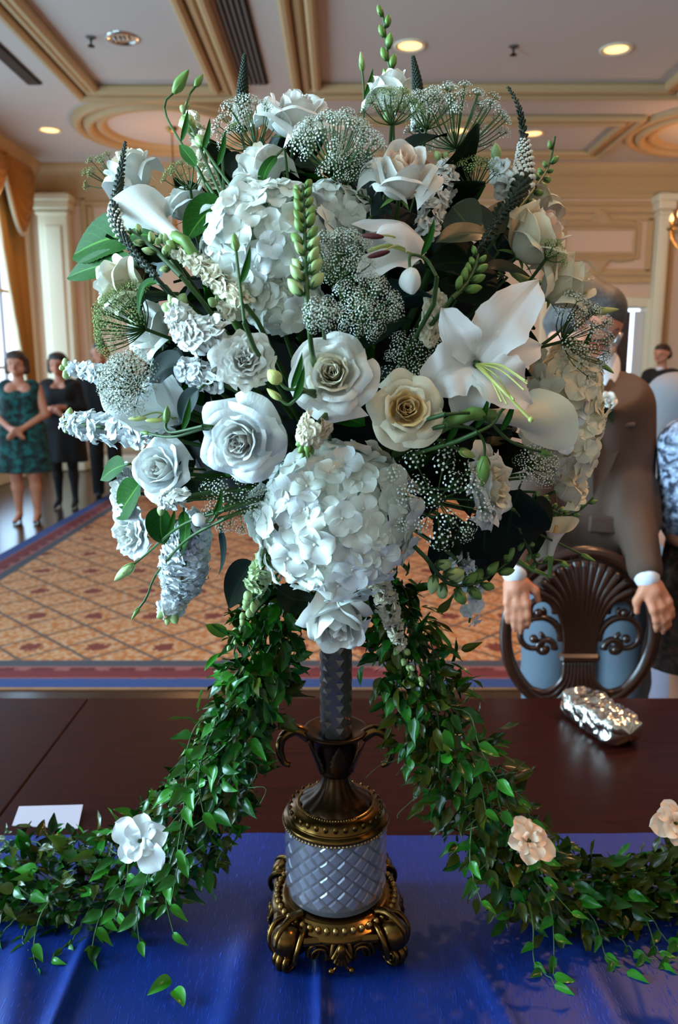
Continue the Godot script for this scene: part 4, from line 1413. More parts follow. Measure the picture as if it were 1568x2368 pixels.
func stock(path: Array, n: int, buds: int, bs: float, lift: float, m1: String, label: String, budm := "bud_light", dep0 := 0.0) -> void:
	var w := px_path(path, lift, dep0)
	var t := thing("stock_flower", label, "flower", w[0])
	var loc := []
	for p in w:
		loc.append(p - w[0])
	var pts := bent(loc, 40)
	var m := MB.new()
	m.tube(pts, [0.0028, 0.0014], 6)
	obj("spike_stem", m.mesh(), M.stem, t)
	var k: float = EYE.distance_to(w[0]) / F
	var tot := n + buds
	for i in tot:
		var f := (i + 0.5) / tot
		var at: Vector3 = pts[int(f * 40)]
		var tg: Vector3 = (pts[mini(int(f * 40) + 1, 40)] - pts[maxi(int(f * 40) - 1, 0)]).normalized()
		var fi := f * (path.size() - 1)
		var rad: float = lerpf(path[int(fi)][2], path[mini(int(fi) + 1, path.size() - 1)][2], fi - int(fi)) * k
		var out := tg.cross(Vector3(0.3, 0.5, 0.8)).normalized().rotated(tg, i * 2.39996)
		if out.dot(-FW) < -0.2:
			out = (out - FW * 0.9).normalized()
		if i < n:
			var d := (out * 1.0 + tg * 0.35 - FW * 0.25).normalized()
			var s := bs * k * rng.randf_range(0.85, 1.15) * lerpf(1.0, 0.75, f)
			obj("blossom", KIT.blossom[rng.randi() % 3], M[m1], t, Transform3D(basis_y(d, rng.randf() * 6.0).scaled(Vector3.ONE * s), at + out * maxf(rad - s * 0.6, 0.002)))
		else:
			var g := float(i - n) / maxf(buds - 1, 1)
			var d := (out * lerpf(0.9, 0.3, g) + tg * 0.8).normalized()
			var s := bs * k * lerpf(1.15, 0.7, g)
			obj("bud", KIT.fatbud, M[budm], t, Transform3D(basis_y(d, rng.randf() * 6.0).scaled(Vector3(0.8, 1, 0.8) * s), at + out * rad * 0.25))
	stalk(t, w[0], (w[0] - w[1]).normalized() * 0.3)

func bud_spike(path: Array, n: int, s0: float, s1: float, lift: float, label: String, m1 := "bud", n_ := "snapdragon", spread := 0.9, kind := "bud", dep0 := 0.0) -> void:
	var w := px_path(path, lift, dep0)
	var t := thing(n_, label, "flower", w[0])
	var loc := []
	for p in w:
		loc.append(p - w[0])
	var pts := bent(loc, 48)
	var m := MB.new()
	m.tube(pts, [0.0026, 0.0012], 6)
	obj("spike_stem", m.mesh(), M.stem, t)
	var k: float = EYE.distance_to(w[0]) / F
	for i in n:
		var f := lerpf(0.12, 0.97, (i + 0.5) / n)
		var at: Vector3 = pts[int(f * 48)]
		var tg: Vector3 = (pts[mini(int(f * 48) + 1, 48)] - pts[maxi(int(f * 48) - 1, 0)]).normalized()
		var out := tg.cross(-FW).normalized() * (1.0 if i % 2 else -1.0)
		out = (out + -FW * rng.randf_range(-0.3, 1.1)).normalized()
		var s := lerpf(s0, s1, f) * k * rng.randf_range(0.85, 1.15)
		var d := (out * spread * lerpf(1.0, 0.5, f) + tg).normalized()
		var b := basis_y(d, rng.randf() * 6.0)
		var base: Vector3 = at + out * 0.0015
		var bd := obj("bud", KIT[kind], M["bud_light"] if m1 == "mix" and f < 0.45 else M["bud"] if m1 == "mix" else M[m1], t, Transform3D(b.scaled(Vector3.ONE * s), base + d * s * 0.18))
		obj("calyx", KIT.calyx, M.stem, bd, Transform3D(Basis.from_scale(Vector3(0.8, 0.6, 0.8)), Vector3(0, -0.05, 0)))
		if s0 > 22:
			m = MB.new()
			m.tube([at - base, d * s * 0.2], [0.0009], 4)
			obj("pedicel", m.mesh(), M.stem, t, Transform3D(Basis(), base))
	stalk(t, w[0], (w[0] - w[1]).normalized() * 0.3)

func lis_bud(path: Array, len_: float, lift: float, label: String, m1 := "bud_light", kind := "lisbud", dep0 := 0.0, n_ := "flower_bud", stemm := "stem") -> void:
	var w := px_path(path, lift, dep0)
	var t := thing(n_, label, "flower bud", w[0])
	var loc := []
	for p in w:
		loc.append(p - w[0])
	var pts := bent(loc, 24)
	var k: float = EYE.distance_to(w[-1]) / F
	var m := MB.new()
	m.tube(pts, [0.0015, 0.0013], 7)
	obj("bud_stem", m.mesh(), M[stemm], t)
	var d: Vector3 = (pts[24] - pts[22]).normalized()
	var s := len_ * k * 0.92
	var b := obj("bud", KIT[kind], M[m1], t, Transform3D(basis_y(d, rng.randf() * 6.0).scaled(Vector3.ONE * s), pts[24]))
	obj("calyx", KIT.calyx, M.bud, b, Transform3D(Basis.from_scale(Vector3(0.62, 0.9, 0.62)), Vector3(0, -0.03, 0)))
	if path.size() > 2 and len_ > 40:
		m = MB.new()
		var mid: Vector3 = pts[12]
		m.blade(mid, mid + Vector3(0.008, 0.012, 0.006), mid + Vector3(0.01, 0.03, 0.008), 0.003, -FW, {"nu": 4, "nv": 6})
		obj("bract", m.mesh(), M.leaf, t)
	stalk(t, w[0], (w[0] - w[1]).normalized() * 0.2)

func umbel(x: float, y: float, d: Vector3, rl: float, cap: float, n: int, s: float, lift: float, label: String, m1 := "lace", dep0 := 0.0, flat := 1.0) -> void:
	var dep := (dep0 if dep0 > 0.0 else sd(x, y)) - lift
	var k := dep / F
	var dir := V(d)
	var at := P(x, y, dep)
	var t := thing("lace_flower", label, "flower", at, "", basis_y(dir, rng.randf() * 6.0))
	var m := MB.new()
	for i in n:
		var f := (i + 0.5) / n
		var a := i * 2.39996 + rng.randf_range(-0.15, 0.15)
		var th := cap * sqrt(f) * rng.randf_range(0.92, 1.05)
		var q := Vector3(sin(th) * cos(a), cos(th) * flat, sin(th) * sin(a))
		var p := q * rl * k * rng.randf_range(0.92, 1.05)
		m.tube(bent([Vector3.ZERO, p * 0.55 - Vector3(0, 0.12, 0) * rl * k * sin(th), p], 5), [0.0007, 0.0005], 4, false)
		var ss := s * k * rng.randf_range(0.8, 1.2)
		var b := basis_y((q.normalized() + Vector3(0, 0.35, 0)).normalized(), rng.randf() * 6.0)
		var u := obj("umbellet", KIT.umbellet[rng.randi() % 3], M[m1], t, Transform3D(b.scaled(Vector3.ONE * ss), p + b.y * ss * 0.35))
		obj("pedicels", KIT.stalks, M.stem, u)
	obj("ray", m.mesh(), M.stem, t)
	stalk(t, at, -dir, 0.0018)

func veronica(path: Array, white_from: float, white_to: float, lift: float, label: String, dep0 := 0.0) -> void:
	var w := px_path(path, lift, dep0)
	var t := thing("veronica_spike", label, "flower", w[0])
	var loc := []
	for p in w:
		loc.append(p - w[0])
	var pts := bent(loc, 60)
	var k: float = EYE.distance_to(w[0]) / F
	var m := MB.new()
	m.tube(pts, [0.0026, 0.0012], 6)
	obj("spike_stem", m.mesh(), M.stem_dark, t)
	var green := MB.new()
	var white := MB.new()
	var n := 290
	for i in n:
		var f := float(i) / n
		var gi := f * 60.0
		var at: Vector3 = pts[int(gi)].lerp(pts[mini(int(gi) + 1, 60)], gi - int(gi))
		var tg: Vector3 = (pts[mini(int(gi) + 1, 60)] - pts[maxi(int(gi) - 1, 0)]).normalized()
		var pr := f * (path.size() - 1)
		var rad: float = lerpf(path[int(pr)][2], path[mini(int(pr) + 1, path.size() - 1)][2], pr - int(pr)) * k
		var out := tg.cross(Vector3(0.3, 0.2, 0.9)).normalized().rotated(tg, i * 2.39996)
		var d := (out + tg * lerpf(0.5, 1.5, f)).normalized()
		var b := basis_y(d)
		var s := maxf(rad * 0.72, 0.0013)
		var p := at + out * rad * 0.6
		green.ball(p, Vector3(0.42, 0.8, 0.42) * s, 5, 4, b)
		if f > white_from and f < white_to:
			white.ball(p + d * s * 0.75, Vector3(0.36, 0.42, 0.36) * s, 5, 4, b)
	var g := obj("green_buds", green.mesh(), M.spike, t)
	g.set_meta("kind", "stuff")
	if white.v.size():
		g = obj("white_buds", white.mesh(), M.lace, t)
		g.set_meta("kind", "stuff")
	stalk(t, w[0], (w[0] - w[1]).normalized() * 0.2, 0.002, "stem_dark")

func leaf(p: Array, hw: float, m1: String, nd: Vector3, lift: float, label: String, o := {}, dep0 := 0.0) -> void:     # p: base, bend and tip in pixels
	var w := []
	for q in p:
		w.append(P(q[0], q[1], (dep0 if dep0 > 0.0 else sd(q[0], q[1])) - lift - (q[2] if q.size() > 2 else 0.0)))
	var t := thing("leaf", label, "leaf", w[0])
	var k: float = EYE.distance_to(w[0]) / F
	var m := MB.new()
	var oo := {"nu": 8, "nv": 16, "cup": 0.22, "wave": 0.05, "peak": 0.75, "fold": 1.2}
	for key in o:
		oo[key] = o[key]
	m.blade(Vector3.ZERO, w[1] - w[0], w[2] - w[0], hw * k, V(nd), oo)
	obj("leaf_blade", m.mesh(), M[m1], t)
	m = MB.new()
	m.tube([Vector3.ZERO, (w[0] - w[1]).normalized() * 0.012, (CORE - w[0]) * 0.35], [0.0014], 5)
	obj("petiole", m.mesh(), M.stem, t)

func petal_at(t: Node3D, o: Vector3, b: Array, c: Array, e: Array, hw: float, nd: Vector3, m1: String, opt := {}) -> void:      # pixel base, bend, tip [x, y, depth]
	var k: float = b[2] / F
	var m := MB.new()
	var oo := {"nu": 10, "nv": 18, "cup": 0.25, "wave": 0.13, "freq": 15.0, "peak": 0.85, "ex": 0.7, "bw": 0.2, "fold": 1.2, "rib": 0.12, "edge": 0.07}
	for key in opt:
		oo[key] = opt[key]
	m.blade(P(b[0], b[1], b[2]) - o, P(c[0], c[1], c[2]) - o, P(e[0], e[1], e[2]) - o, hw * k, V(nd), oo)
	obj("petal", m.mesh(), M[m1], t)

func stamens(t: Node3D, o: Vector3, b: Array, tips: Array, anther: String, am := true) -> void:
	var p0 := P(b[0], b[1], b[2]) - o
	for q in tips:
		var p1 := P(q[0], q[1], q[2]) - o
		var m := MB.new()
		m.tube(bent([p0, (p0 + p1) / 2 + UP * 0.006, p1], 8), [0.001, 0.0007], 5)
		obj("stamen", m.mesh(), M.pistil, t)
		if am:
			m = MB.new()
			m.ball(p1, Vector3(0.0024, 0.0095, 0.0024), 8, 8, basis_y(V(Vector3(q[3], q[4], 0.2))))
			obj("anther", m.mesh(), M[anther], t)

func calla(mouth: Array, base: Array, rpx: float, nd: Vector3, label: String, m1 := "white") -> void:      # mouth and base in pixels with depth
	var a := P(base[0], base[1], base[2])
	var b := P(mouth[0], mouth[1], mouth[2])
	var t := thing("calla_lily", label, "calla lily", a)
	var ax := (b - a)
	var L := ax.length()
	var y := ax / L
	var nz := V(nd)
	nz = (nz - y * nz.dot(y)).normalized()      # the lip's side
	var x := y.cross(nz)
	var r: float = rpx * mouth[2] / F
	var pts := PackedVector3Array()
	var nu := 28
	var nv := 18
	for j in nv + 1:
		var v := float(j) / nv
		for i in nu + 1:
			var th := -PI * 1.1 + TAU * 1.1 * i / nu       # overlaps at the back (th = +-pi), lip at 0
			var lip := 0.5 + 0.5 * cos(th)
			var rr: float = r * (0.28 + 0.16 * v + 0.68 * pow(v, 3.2)) * (1.0 + 0.06 * th / PI)
			rr += r * 0.2 * smoothstep(0.8, 1.0, v) * (0.4 + 0.6 * sin(th * 2.0 + 1.0) * sin(th * 2.0 + 1.0))
			var h: float = L * (v + 0.0) + v * v * v * r * (0.6 * pow(lip, 2.0) - 0.1) - pow(v, 6.0) * r * 0.25 * (1.0 - lip)
			pts.append((x * sin(th) + nz * cos(th)) * rr + y * h + nz * (v * v * v * r * 0.35 * lip))
	var m := MB.new()
	m.grid(pts, nu, nv)
	obj("spathe", m.mesh(), M[m1], t)
	m = MB.new()
	m.tube([y * L * 0.3, y * L * 0.95], [0.0035, 0.002], 8)
	obj("spadix", m.mesh(), M.honey, t)
	m = MB.new()
	m.tube(bent([y * L * 0.12, -y * 0.03, (CORE - a) * 0.5, CORE - a], 10), [0.000115 * rpx, 0.00007 * rpx], 8)
	obj("stem", m.mesh(), M.bud, t)

# ---------------------------------------------------------------- the bouquet
func make_bouquet() -> void:
	# dark greenery between the flowers
	var fol := thing("greenery", "dense dark green foliage filling the gaps between the white flowers", "foliage", CORE)
	var o := P(775, 810, 0.925)
	var m := MB.new()
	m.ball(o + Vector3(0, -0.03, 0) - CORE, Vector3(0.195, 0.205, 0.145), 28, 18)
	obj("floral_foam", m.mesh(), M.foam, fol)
	var lm := []
	for k in 4:
		m = MB.new()
		m.blade(Vector3.ZERO, Vector3(0, 0.5, 0.1 * (k - 1)), Vector3(0.1 * (k - 2), 1.0, -0.12 * k), 0.27, Vector3(0, 0, 1), {"nu": 6, "nv": 9, "cup": 0.25, "wave": 0.12, "ph": k * 1.3})
		lm.append(m.mesh())
	for i in 290:
		var f := (i + 0.5) / 290.0
		var th := acos(1.0 - 2.0 * f)
		var ph := i * 2.39996
		var q := Vector3(sin(th) * cos(ph), cos(th), sin(th) * sin(ph))
		var r := rng.randf_range(0.15, 0.225)
		var at := o + q * Vector3(1.0, 1.0, 0.74) * r - CORE
		if q.y < -0.75:
			continue
		var d := (q + Vector3(rng.randf_range(-1, 1), rng.randf_range(-1, 1), rng.randf_range(-1, 1)) * 0.9).normalized()
		if q.z < 0.45:
			d = (d - q * 0.75 * maxf(0.0, d.dot(q))).normalized()
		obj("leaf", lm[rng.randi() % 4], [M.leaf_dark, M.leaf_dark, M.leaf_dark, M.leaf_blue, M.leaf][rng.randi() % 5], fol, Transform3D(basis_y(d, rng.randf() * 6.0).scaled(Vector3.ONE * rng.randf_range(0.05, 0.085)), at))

	# roses: x, y, radius, kind, facing (right, up, towards), nearer by, colours, label
	rose(685, 258, 112, "half", Vector3(0.12, 0.8, 0.58), 0.035, "white", "white", "wide open white rose at the very top of the bouquet, seen from the side")
	rose(906, 214, 72, "closed", Vector3(-0.05, 0.98, 0.2), -0.02, "white", "cream", "tall half closed white rose under the topmost green bud spike")
	rose(928, 405, 94, "closed", Vector3(0.05, 0.62, 0.78), 0.05, "white", "peach", "pale peach centred rose against the blue-green leaf below the lace flowers")
	rose(603, 388, 80, "closed", Vector3(-0.25, 0.92, 0.3), 0.01, "white", "cream", "half closed white rose with a green leaf across it below the topmost rose")
	rose(305, 398, 76, "closed", Vector3(-0.35, 0.85, 0.4), 0.01, "white", "cream", "white rose behind the dark spike and above the calla lily")
	rose(278, 664, 88, "closed", Vector3(-0.9, 0.12, 0.42), 0.03, "cream", "white", "cream rose pointing sideways under the big serrated green leaves")
	rose(1240, 550, 104, "closed", Vector3(0.6, 0.55, 0.55), 0.0, "cream", "peach", "shaded cream rose below the curved dark spike, facing away from the lily")
	rose(1306, 655, 92, "closed", Vector3(0.72, 0.55, 0.4), 0.0, "cream", "cream", "cream rose just in front of the grey haired man's head")
	rose(1253, 462, 58, "half", Vector3(0.5, 0.8, 0.0), -0.05, "cream", "cream", "small cream rose half hidden behind the curved dark spike")
	rose(425, 465, 80, "half", Vector3(-0.3, 0.8, 0.4), -0.05, "white", "white", "pale white rose half hidden behind the calla lily and bud stems")
	rose(345, 765, 74, "closed", Vector3(-0.7, 0.2, 0.5), -0.05, "white", "white", "shaded white rose half hidden behind the green umbel")
	rose(768, 864, 108, "open", Vector3(-0.08, 0.0, 1.0), 0.03, "white", "cream", "large white rose with a honey coloured heart in the middle of the bouquet")
	rose(940, 946, 92, "open", Vector3(0.02, 0.02, 1.0), 0.03, "cream", "honey", "ivory rose with a deep honey coloured heart left of the big open lily")
	rose(555, 1022, 112, "open", Vector3(-0.2, -0.32, 0.92), 0.045, "white_cool", "white", "largest white rose, bright and fully open, above the lower hydrangea")
	rose(368, 1084, 84, "half", Vector3(-0.38, 0.05, 0.9), 0.03, "white_cool", "white", "white rose beside the largest one, with bud stems crossing above it")
	rose(565, 832, 70, "ruffled", Vector3(0.12, 0.05, 0.98), 0.035, "white", "white", "ruffled white blossom between the cluster of stock and the honey hearted rose", "lisianthus")
	rose(780, 1432, 98, "closed", Vector3(0.06, -0.72, 0.7), 0.04, "white", "white", "white rose hanging head down right above the crystal column")
	rose(1318, 1126, 62, "closed", Vector3(0.8, 0.25, 0.35), -0.01, "cream", "cream", "small cream rose turned towards the brown suit below the shaded hydrangea")
	rose(1140, 1128, 92, "ruffled", Vector3(0.75, 0.0, 0.5), -0.01, "white", "cream", "ragged white blossom half covered by the sparse lace flower", "lisianthus")
	rose(285, 1140, 60, "ruffled", Vector3(-0.7, 0.0, 0.6), -0.01, "white_cool", "white", "ruffled white blossom behind the pointed green leaf, upper of two", "lisianthus")
	rose(298, 1235, 62, "ruffled", Vector3(-0.6, -0.2, 0.7), -0.01, "white_cool", "white", "ruffled white blossom below the pointed green leaf, lower of two", "lisianthus")
	rose(505, 405, 48, "ruffled", Vector3(-0.2, 0.6, 0.6), -0.05, "cream", "cream", "cream ruffled blossom behind the bundle of green bud stems", "lisianthus")

	hydrangea(622, 565, 146, 136, 0.035, 78, 41, "large round white hydrangea behind the green bud spike")
	hydrangea(768, 498, 80, 66, 0.0, 34, 36, "white hydrangea behind the green bud spike, smaller and further back")
	hydrangea(650, 700, 84, 66, 0.0, 34, 36, "shaded white hydrangea between the stock and the lace flowers")
	hydrangea(778, 1200, 182, 176, 0.02, 128, 44, "biggest white hydrangea, low in the bouquet above the hanging rose")
	hydrangea(1306, 955, 84, 152, -0.03, 58, 38, "shaded cream hydrangea next to the brown suit", "cream")

	# lilies
	var c := [1103, 842, sd(1103, 842) - 0.035]
	var cd: float = c[2]
	var w := P(1103, 842, cd)
	var t := thing("lily", "big open white lily with long yellow-green stamens", "lily", w)
	petal_at(t, w, [1103, 838, cd + 0.008], [1150, 760, cd - 0.03], [1246, 650, cd + 0.02], 62, Vector3(-0.3, -0.2, 0.9), "lily", {"peak": 1.05})
	petal_at(t, w, [1100, 830, cd + 0.012], [1120, 770, cd - 0.02], [1142, 690, cd + 0.01], 38, Vector3(0, -0.2, 1), "lily", {"peak": 1.0})
	petal_at(t, w, [1098, 832, cd + 0.01], [1072, 790, cd - 0.03], [1022, 712, cd + 0.0], 42, Vector3(0.3, -0.3, 0.9), "lily", {"peak": 0.95, "twist": -0.7})
	petal_at(t, w, [1096, 842, cd + 0.008], [1040, 850, cd - 0.025], [986, 900, cd + 0.01], 60, Vector3(0.3, 0.2, 0.9), "lily", {"peak": 1.0, "bw": 0.35})
	petal_at(t, w, [1098, 850, cd + 0.012], [1085, 900, cd - 0.015], [1078, 985, cd + 0.02], 52, Vector3(0, 0.2, 1), "lily", {"peak": 1.0})
	petal_at(t, w, [1106, 850, cd + 0.004], [1150, 870, cd - 0.03], [1228, 935, cd + 0.005], 66, Vector3(-0.1, 0.35, 0.9), "lily", {"peak": 1.0, "bw": 0.35})
	petal_at(t, w, [1108, 842, cd + 0.012], [1170, 815, cd - 0.02], [1252, 800, cd + 0.02], 50, Vector3(-0.2, 0.0, 1), "lily", {"peak": 0.95})
	stamens(t, w, c, [[1172, 935, cd - 0.045, 1, 0], [1188, 925, cd - 0.05, 1, 0], [1215, 880, cd - 0.05, 1, 0], [1220, 888, cd - 0.045, 1, 0], [1212, 902, cd - 0.05, 1, 0], [1160, 930, cd - 0.05, 1, 0]], "anther", false)
	m = MB.new()
	m.tube(bent([P(1103, 845, cd) - w, P(1150, 890, cd - 0.04) - w, P(1225, 968, cd - 0.05) - w], 10), [0.0017, 0.0013], 7)
	m.ball(P(1228, 970, cd - 0.05) - w, Vector3.ONE * 0.0025, 8, 6)
	obj("pistil", m.mesh(), M.pistil, t)
	stalk(t, w, FW, 0.004)

	cd = sd(900, 570) - 0.03
	w = P(968, 590, cd + 0.02)
	t = thing("lily", "half open white lily with two dark red anthers, below the peach rose", "lily", w)
	petal_at(t, w, [975, 588, cd + 0.02], [950, 470, cd + 0.01], [808, 520, cd], 40, Vector3(-0.2, 0.7, 0.7), "lily", {"cup": -0.5, "peak": 1.0, "bw": 0.3})
	petal_at(t, w, [980, 592, cd + 0.01], [965, 490, cd - 0.015], [868, 545, cd - 0.02], 46, Vector3(0.2, 0.5, 0.85), "lily", {"cup": -0.55, "peak": 0.95, "bw": 0.4, "wave": 0.05})
	petal_at(t, w, [978, 600, cd + 0.015], [925, 580, cd - 0.0], [822, 642, cd - 0.005], 50, Vector3(-0.1, 0.6, 0.8), "lily", {"cup": 0.2, "peak": 1.15, "bw": 0.3})
	petal_at(t, w, [975, 600, cd + 0.03], [905, 560, cd + 0.03], [835, 565, cd + 0.03], 46, Vector3(0.1, -0.1, 1), "lily", {"cup": 0.35})
	stamens(t, w, [955, 580, cd + 0.015], [[862, 546, cd - 0.05, 1, -0.15], [876, 588, cd - 0.05, 1, 0.2]], "anther")
	m = MB.new()
	m.tube(bent([P(955, 585, cd + 0.01) - w, P(900, 568, cd - 0.008) - w, P(852, 580, cd - 0.008) - w], 8), [0.002, 0.0016], 6)
	obj("pistil", m.mesh(), M.pistil, t)
	stalk(t, w, Vector3(0.3, -0.2, -0.8), 0.004)

	cd = sd(330, 930)
	w = P(400, 960, cd)
	t = thing("lily", "pale white lily opening sideways under the dense lace flower", "lily", w)
	petal_at(t, w, [415, 970, cd + 0.01], [330, 945, cd - 0.03], [232, 905, cd], 56, Vector3(0.1, 0.25, 0.9), "white_cool", {"peak": 1.1})
	petal_at(t, w, [415, 962, cd + 0.02], [370, 920, cd - 0.01], [350, 885, cd + 0.01], 40, Vector3(0.1, 0.0, 1), "white_cool", {"peak": 1.0})
	petal_at(t, w, [412, 975, cd + 0.005], [345, 985, cd - 0.02], [270, 960, cd - 0.01], 34, Vector3(0, 0.6, 0.8), "white_cool", {"peak": 1.0})
	petal_at(t, w, [415, 965, cd], [400, 930, cd - 0.035], [352, 828, cd - 0.0], 30, Vector3(0.2, 0, 1), "white_cool", {"peak": 1.1})
	stamens(t, w, [405, 968, cd], [[318, 968, cd - 0.03, 1, 0], [358, 972, cd - 0.04, 1, 0]], "pistil", true)
	stalk(t, w, Vector3(0.3, -0.1, -0.8), 0.004)

	calla([330, 488, sd(306, 476) - 0.03], [412, 552, sd(402, 545) - 0.04], 46, Vector3(-0.75, -0.25, 0.2), "white calla lily with a flaring lip and green throat among the upper leaves")
	calla([1262, 962, sd(1262, 962) - 0.04], [1125, 962, sd(1142, 965) - 0.05], 54, Vector3(0.35, -0.75, 0.55), "cream calla lily lying in front of the shaded hydrangea", "cream")
	calla([1288, 1212, sd(1288, 1212) - 0.02], [1272, 1282, sd(1272, 1282)], 30, Vector3(0.6, 0.5, 0.3), "small half closed calla lily at the lower edge beside the bud cluster", "cream")

	# stock spikes: base to tip
	stock([[500, 770, 30], [450, 775, 42], [420, 740, 40], [402, 705, 20]], 26, 4, 38, 0.04, "white", "white stock cluster left of the ruffled blossom, upper of the two")
	stock([[500, 880, 22], [455, 865, 36], [425, 855, 30]], 14, 0, 34, 0.02, "white_cool", "white stock cluster below its twin and left of the ruffled blossom")
	stock([[370, 1010, 24], [280, 995, 44], [210, 985, 36], [150, 978, 22]], 26, 3, 36, 0.0, "white_cool", "white stock spike reaching furthest out over the woman in black")
	stock([[340, 905, 24], [270, 880, 30], [200, 858, 20], [148, 850, 12]], 22, 4, 30, -0.02, "white_cool", "narrow white stock spike just below the green umbel", "bud_light")
	stock([[450, 1215, 30], [430, 1290, 66], [415, 1360, 62], [385, 1425, 30]], 80, 3, 36, 0.0, "white_cool", "thick white stock spike hanging down over the rug")
	stock([[555, 690, 22], [490, 635, 28], [430, 590, 22], [375, 560, 20], [350, 548, 12]], 20, 10, 27, 0.03, "cream", "cream stock spike with green buds leaning against the large round hydrangea")
	stock([[730, 985, 40], [716, 1010, 34], [705, 1040, 20]], 14, 10, 28, 0.06, "cream", "greenish cream stock tip facing out above the biggest hydrangea", "bud")
	stock([[1060, 1300, 30], [1095, 1370, 34], [1085, 1440, 26]], 18, 0, 30, 0.0, "white_cool", "white stock spike hanging at the lower edge beside the carved chair")
	stock([[880, 1350, 20], [900, 1410, 32], [925, 1490, 26], [945, 1540, 14], [975, 1580, 10]], 24, 8, 26, 0.02, "cream", "cream stock spike hanging down beside the hanging rose")
	stock([[615, 1290, 24], [600, 1330, 32], [585, 1385, 16], [560, 1440, 16], [530, 1500, 22]], 8, 16, 30, 0.015, "palegreen", "pale green stock spike hanging over the garland's upper end", "bud_light")
	stock([[1010, 690, 18], [1000, 740, 28], [990, 790, 18]], 16, 0, 26, -0.01, "cream", "cream stock spike in the shade left of the big open lily")
	stock([[985, 540, 22], [1000, 480, 34], [1030, 420, 32], [1020, 360, 16]], 24, 4, 28, -0.01, "white", "white stock spike right of the peach centred rose")
	stock([[490, 420, 20], [465, 330, 22], [440, 270, 22], [428, 245, 12]], 16, 3, 28, -0.05, "cream", "cream stock spike standing behind the curved bud stems")
	stock([[590, 700, 20], [530, 720, 24], [500, 700, 16]], 12, 2, 26, 0.0, "cream", "small cream stock spike under the large round hydrangea")
	stock([[420, 1150, 16], [395, 1155, 26], [370, 1165, 14]], 9, 2, 26, 0.06, "white", "short white stock tip lying on the lower rim of the sideways rose")
	stock([[1180, 440, 16], [1160, 400, 22], [1150, 375, 10]], 7, 1, 34, -0.03, "white", "white blossoms left of the curved dark spike")

	# lace flowers: base of the rays, axis, ray length, cap angle, number, size
	umbel(592, 345, Vector3(-0.4, 0.8, 0.45), 100, 1.15, 24, 17, -0.01, "white lace flower left of the topmost rose, with visible rays")
	umbel(775, 395, Vector3(0.03, 0.78, 0.62), 112, 1.15, 44, 19, 0.03, "dense white lace flower between the topmost rose and the peach rose")
	umbel(1055, 345, Vector3(0.12, 0.98, 0.1), 122, 1.3, 44, 16, -0.02, "wide domed lace flower against the ceiling", "lace")
	umbel(785, 645, Vector3(-0.05, 0.55, 0.8), 95, 0.95, 34, 17, 0.03, "dense white lace flower left of the lily with red anthers")
	umbel(840, 735, Vector3(0.1, 0.2, 0.97), 92, 0.95, 34, 17, 0.02, "dense white lace flower below the lily with red anthers")
	umbel(748, 738, Vector3(0, 0.1, 1.0), 44, 0.95, 12, 17, 0.075, "small round lace flower in front of the bud spike's lower end")
	umbel(318, 898, Vector3(-0.3, 0.12, 0.93), 76, 0.95, 46, 20, 0.03, "dense white lace flower lying on the sideways lily")
	umbel(338, 762, Vector3(-0.75, 0.3, 0.6), 104, 1.0, 42, 18, 0.0, "green lace umbel above the narrow stock spike", "lace_green")
	umbel(1010, 1155, Vector3(0.02, 0.05, 1.0), 118, 1.15, 17, 24, 0.0, "sparse open lace flower of separate tufts right of the biggest hydrangea")
	umbel(1300, 790, Vector3(0.75, 0.2, 0.6), 100, 1.2, 30, 18, -0.02, "sprawling lace flower in front of the grey haired man's shoulder")
	umbel(545, 1155, Vector3(-0.1, -0.3, 0.95), 70, 1.2, 13, 19, 0.0, "loose lace flower below the largest rose")
	umbel(905, 290, Vector3(0.05, 0.9, 0.4), 70, 1.2, 20, 15, 0.0, "greenish lace flower in front of the tall half closed rose", "lace_green")
	umbel(985, 300, Vector3(0.1, 0.85, 0.3), 74, 1.0, 18, 16, -0.03, "white lace flower right of the tall half closed rose")
	umbel(798, 430, Vector3(0, 0.65, 0.75), 62, 0.9, 16, 17, 0.01, "small white lace flower just left of the blue-green leaf")
	umbel(1095, 440, Vector3(0.1, 0.9, 0.3), 62, 1.0, 16, 14, -0.02, "small green lace umbel below the wide domed one", "lace_green")
	umbel(262, 430, Vector3(-0.6, 0.75, 0.2), 62, 1.0, 10, 13, -0.02, "small green lace umbel behind the upper dark spike", "lace_green", 0.93)
	umbel(440, 440, Vector3(-0.15, 0.9, 0.3), 58, 1.1, 12, 14, -0.02, "small green lace umbel below the curved bud stem", "lace_green")
	umbel(950, 850, Vector3(0.1, 0.2, 0.9), 75, 1.0, 18, 17, -0.05, "lace flower deep in the shade between honey hearted rose and lily")
	umbel(1225, 1085, Vector3(0.2, 0.1, 0.9), 50, 1.0, 12, 17, -0.01, "small greyish lace flower between ragged blossom and small cream rose")
	umbel(1262, 600, Vector3(0.4, 0.5, 0.6), 36, 1.0, 8, 14, 0.02, "tiny green lace umbel between the two cream roses", "lace_green")

	veronica([[360, 640, 9], [300, 570, 11], [266, 500, 16], [276, 420, 14], [290, 328, 5]], 0.3, 0.5, 0.075, "dark green veronica spike on the outer side of the calla lily")
	veronica([[556, 300, 15], [560, 230, 14], [563, 180, 11], [566, 126, 4]], 0.0, 0.3, 0.0, "straight dark green veronica spike left of the topmost rose", 0.93)
	veronica([[972, 300, 15], [968, 230, 14], [963, 180, 11], [955, 130, 4]], 0.0, 0.3, 0.0, "dark green veronica spike right of the tall half closed rose", 0.93)
	veronica([[1110, 570, 9], [1165, 490, 12], [1206, 425, 26], [1212, 330, 22], [1200, 250, 15], [1174, 200, 5]], 0.36, 0.78, 0.02, "big curved dark green veronica spike with white lower buds")

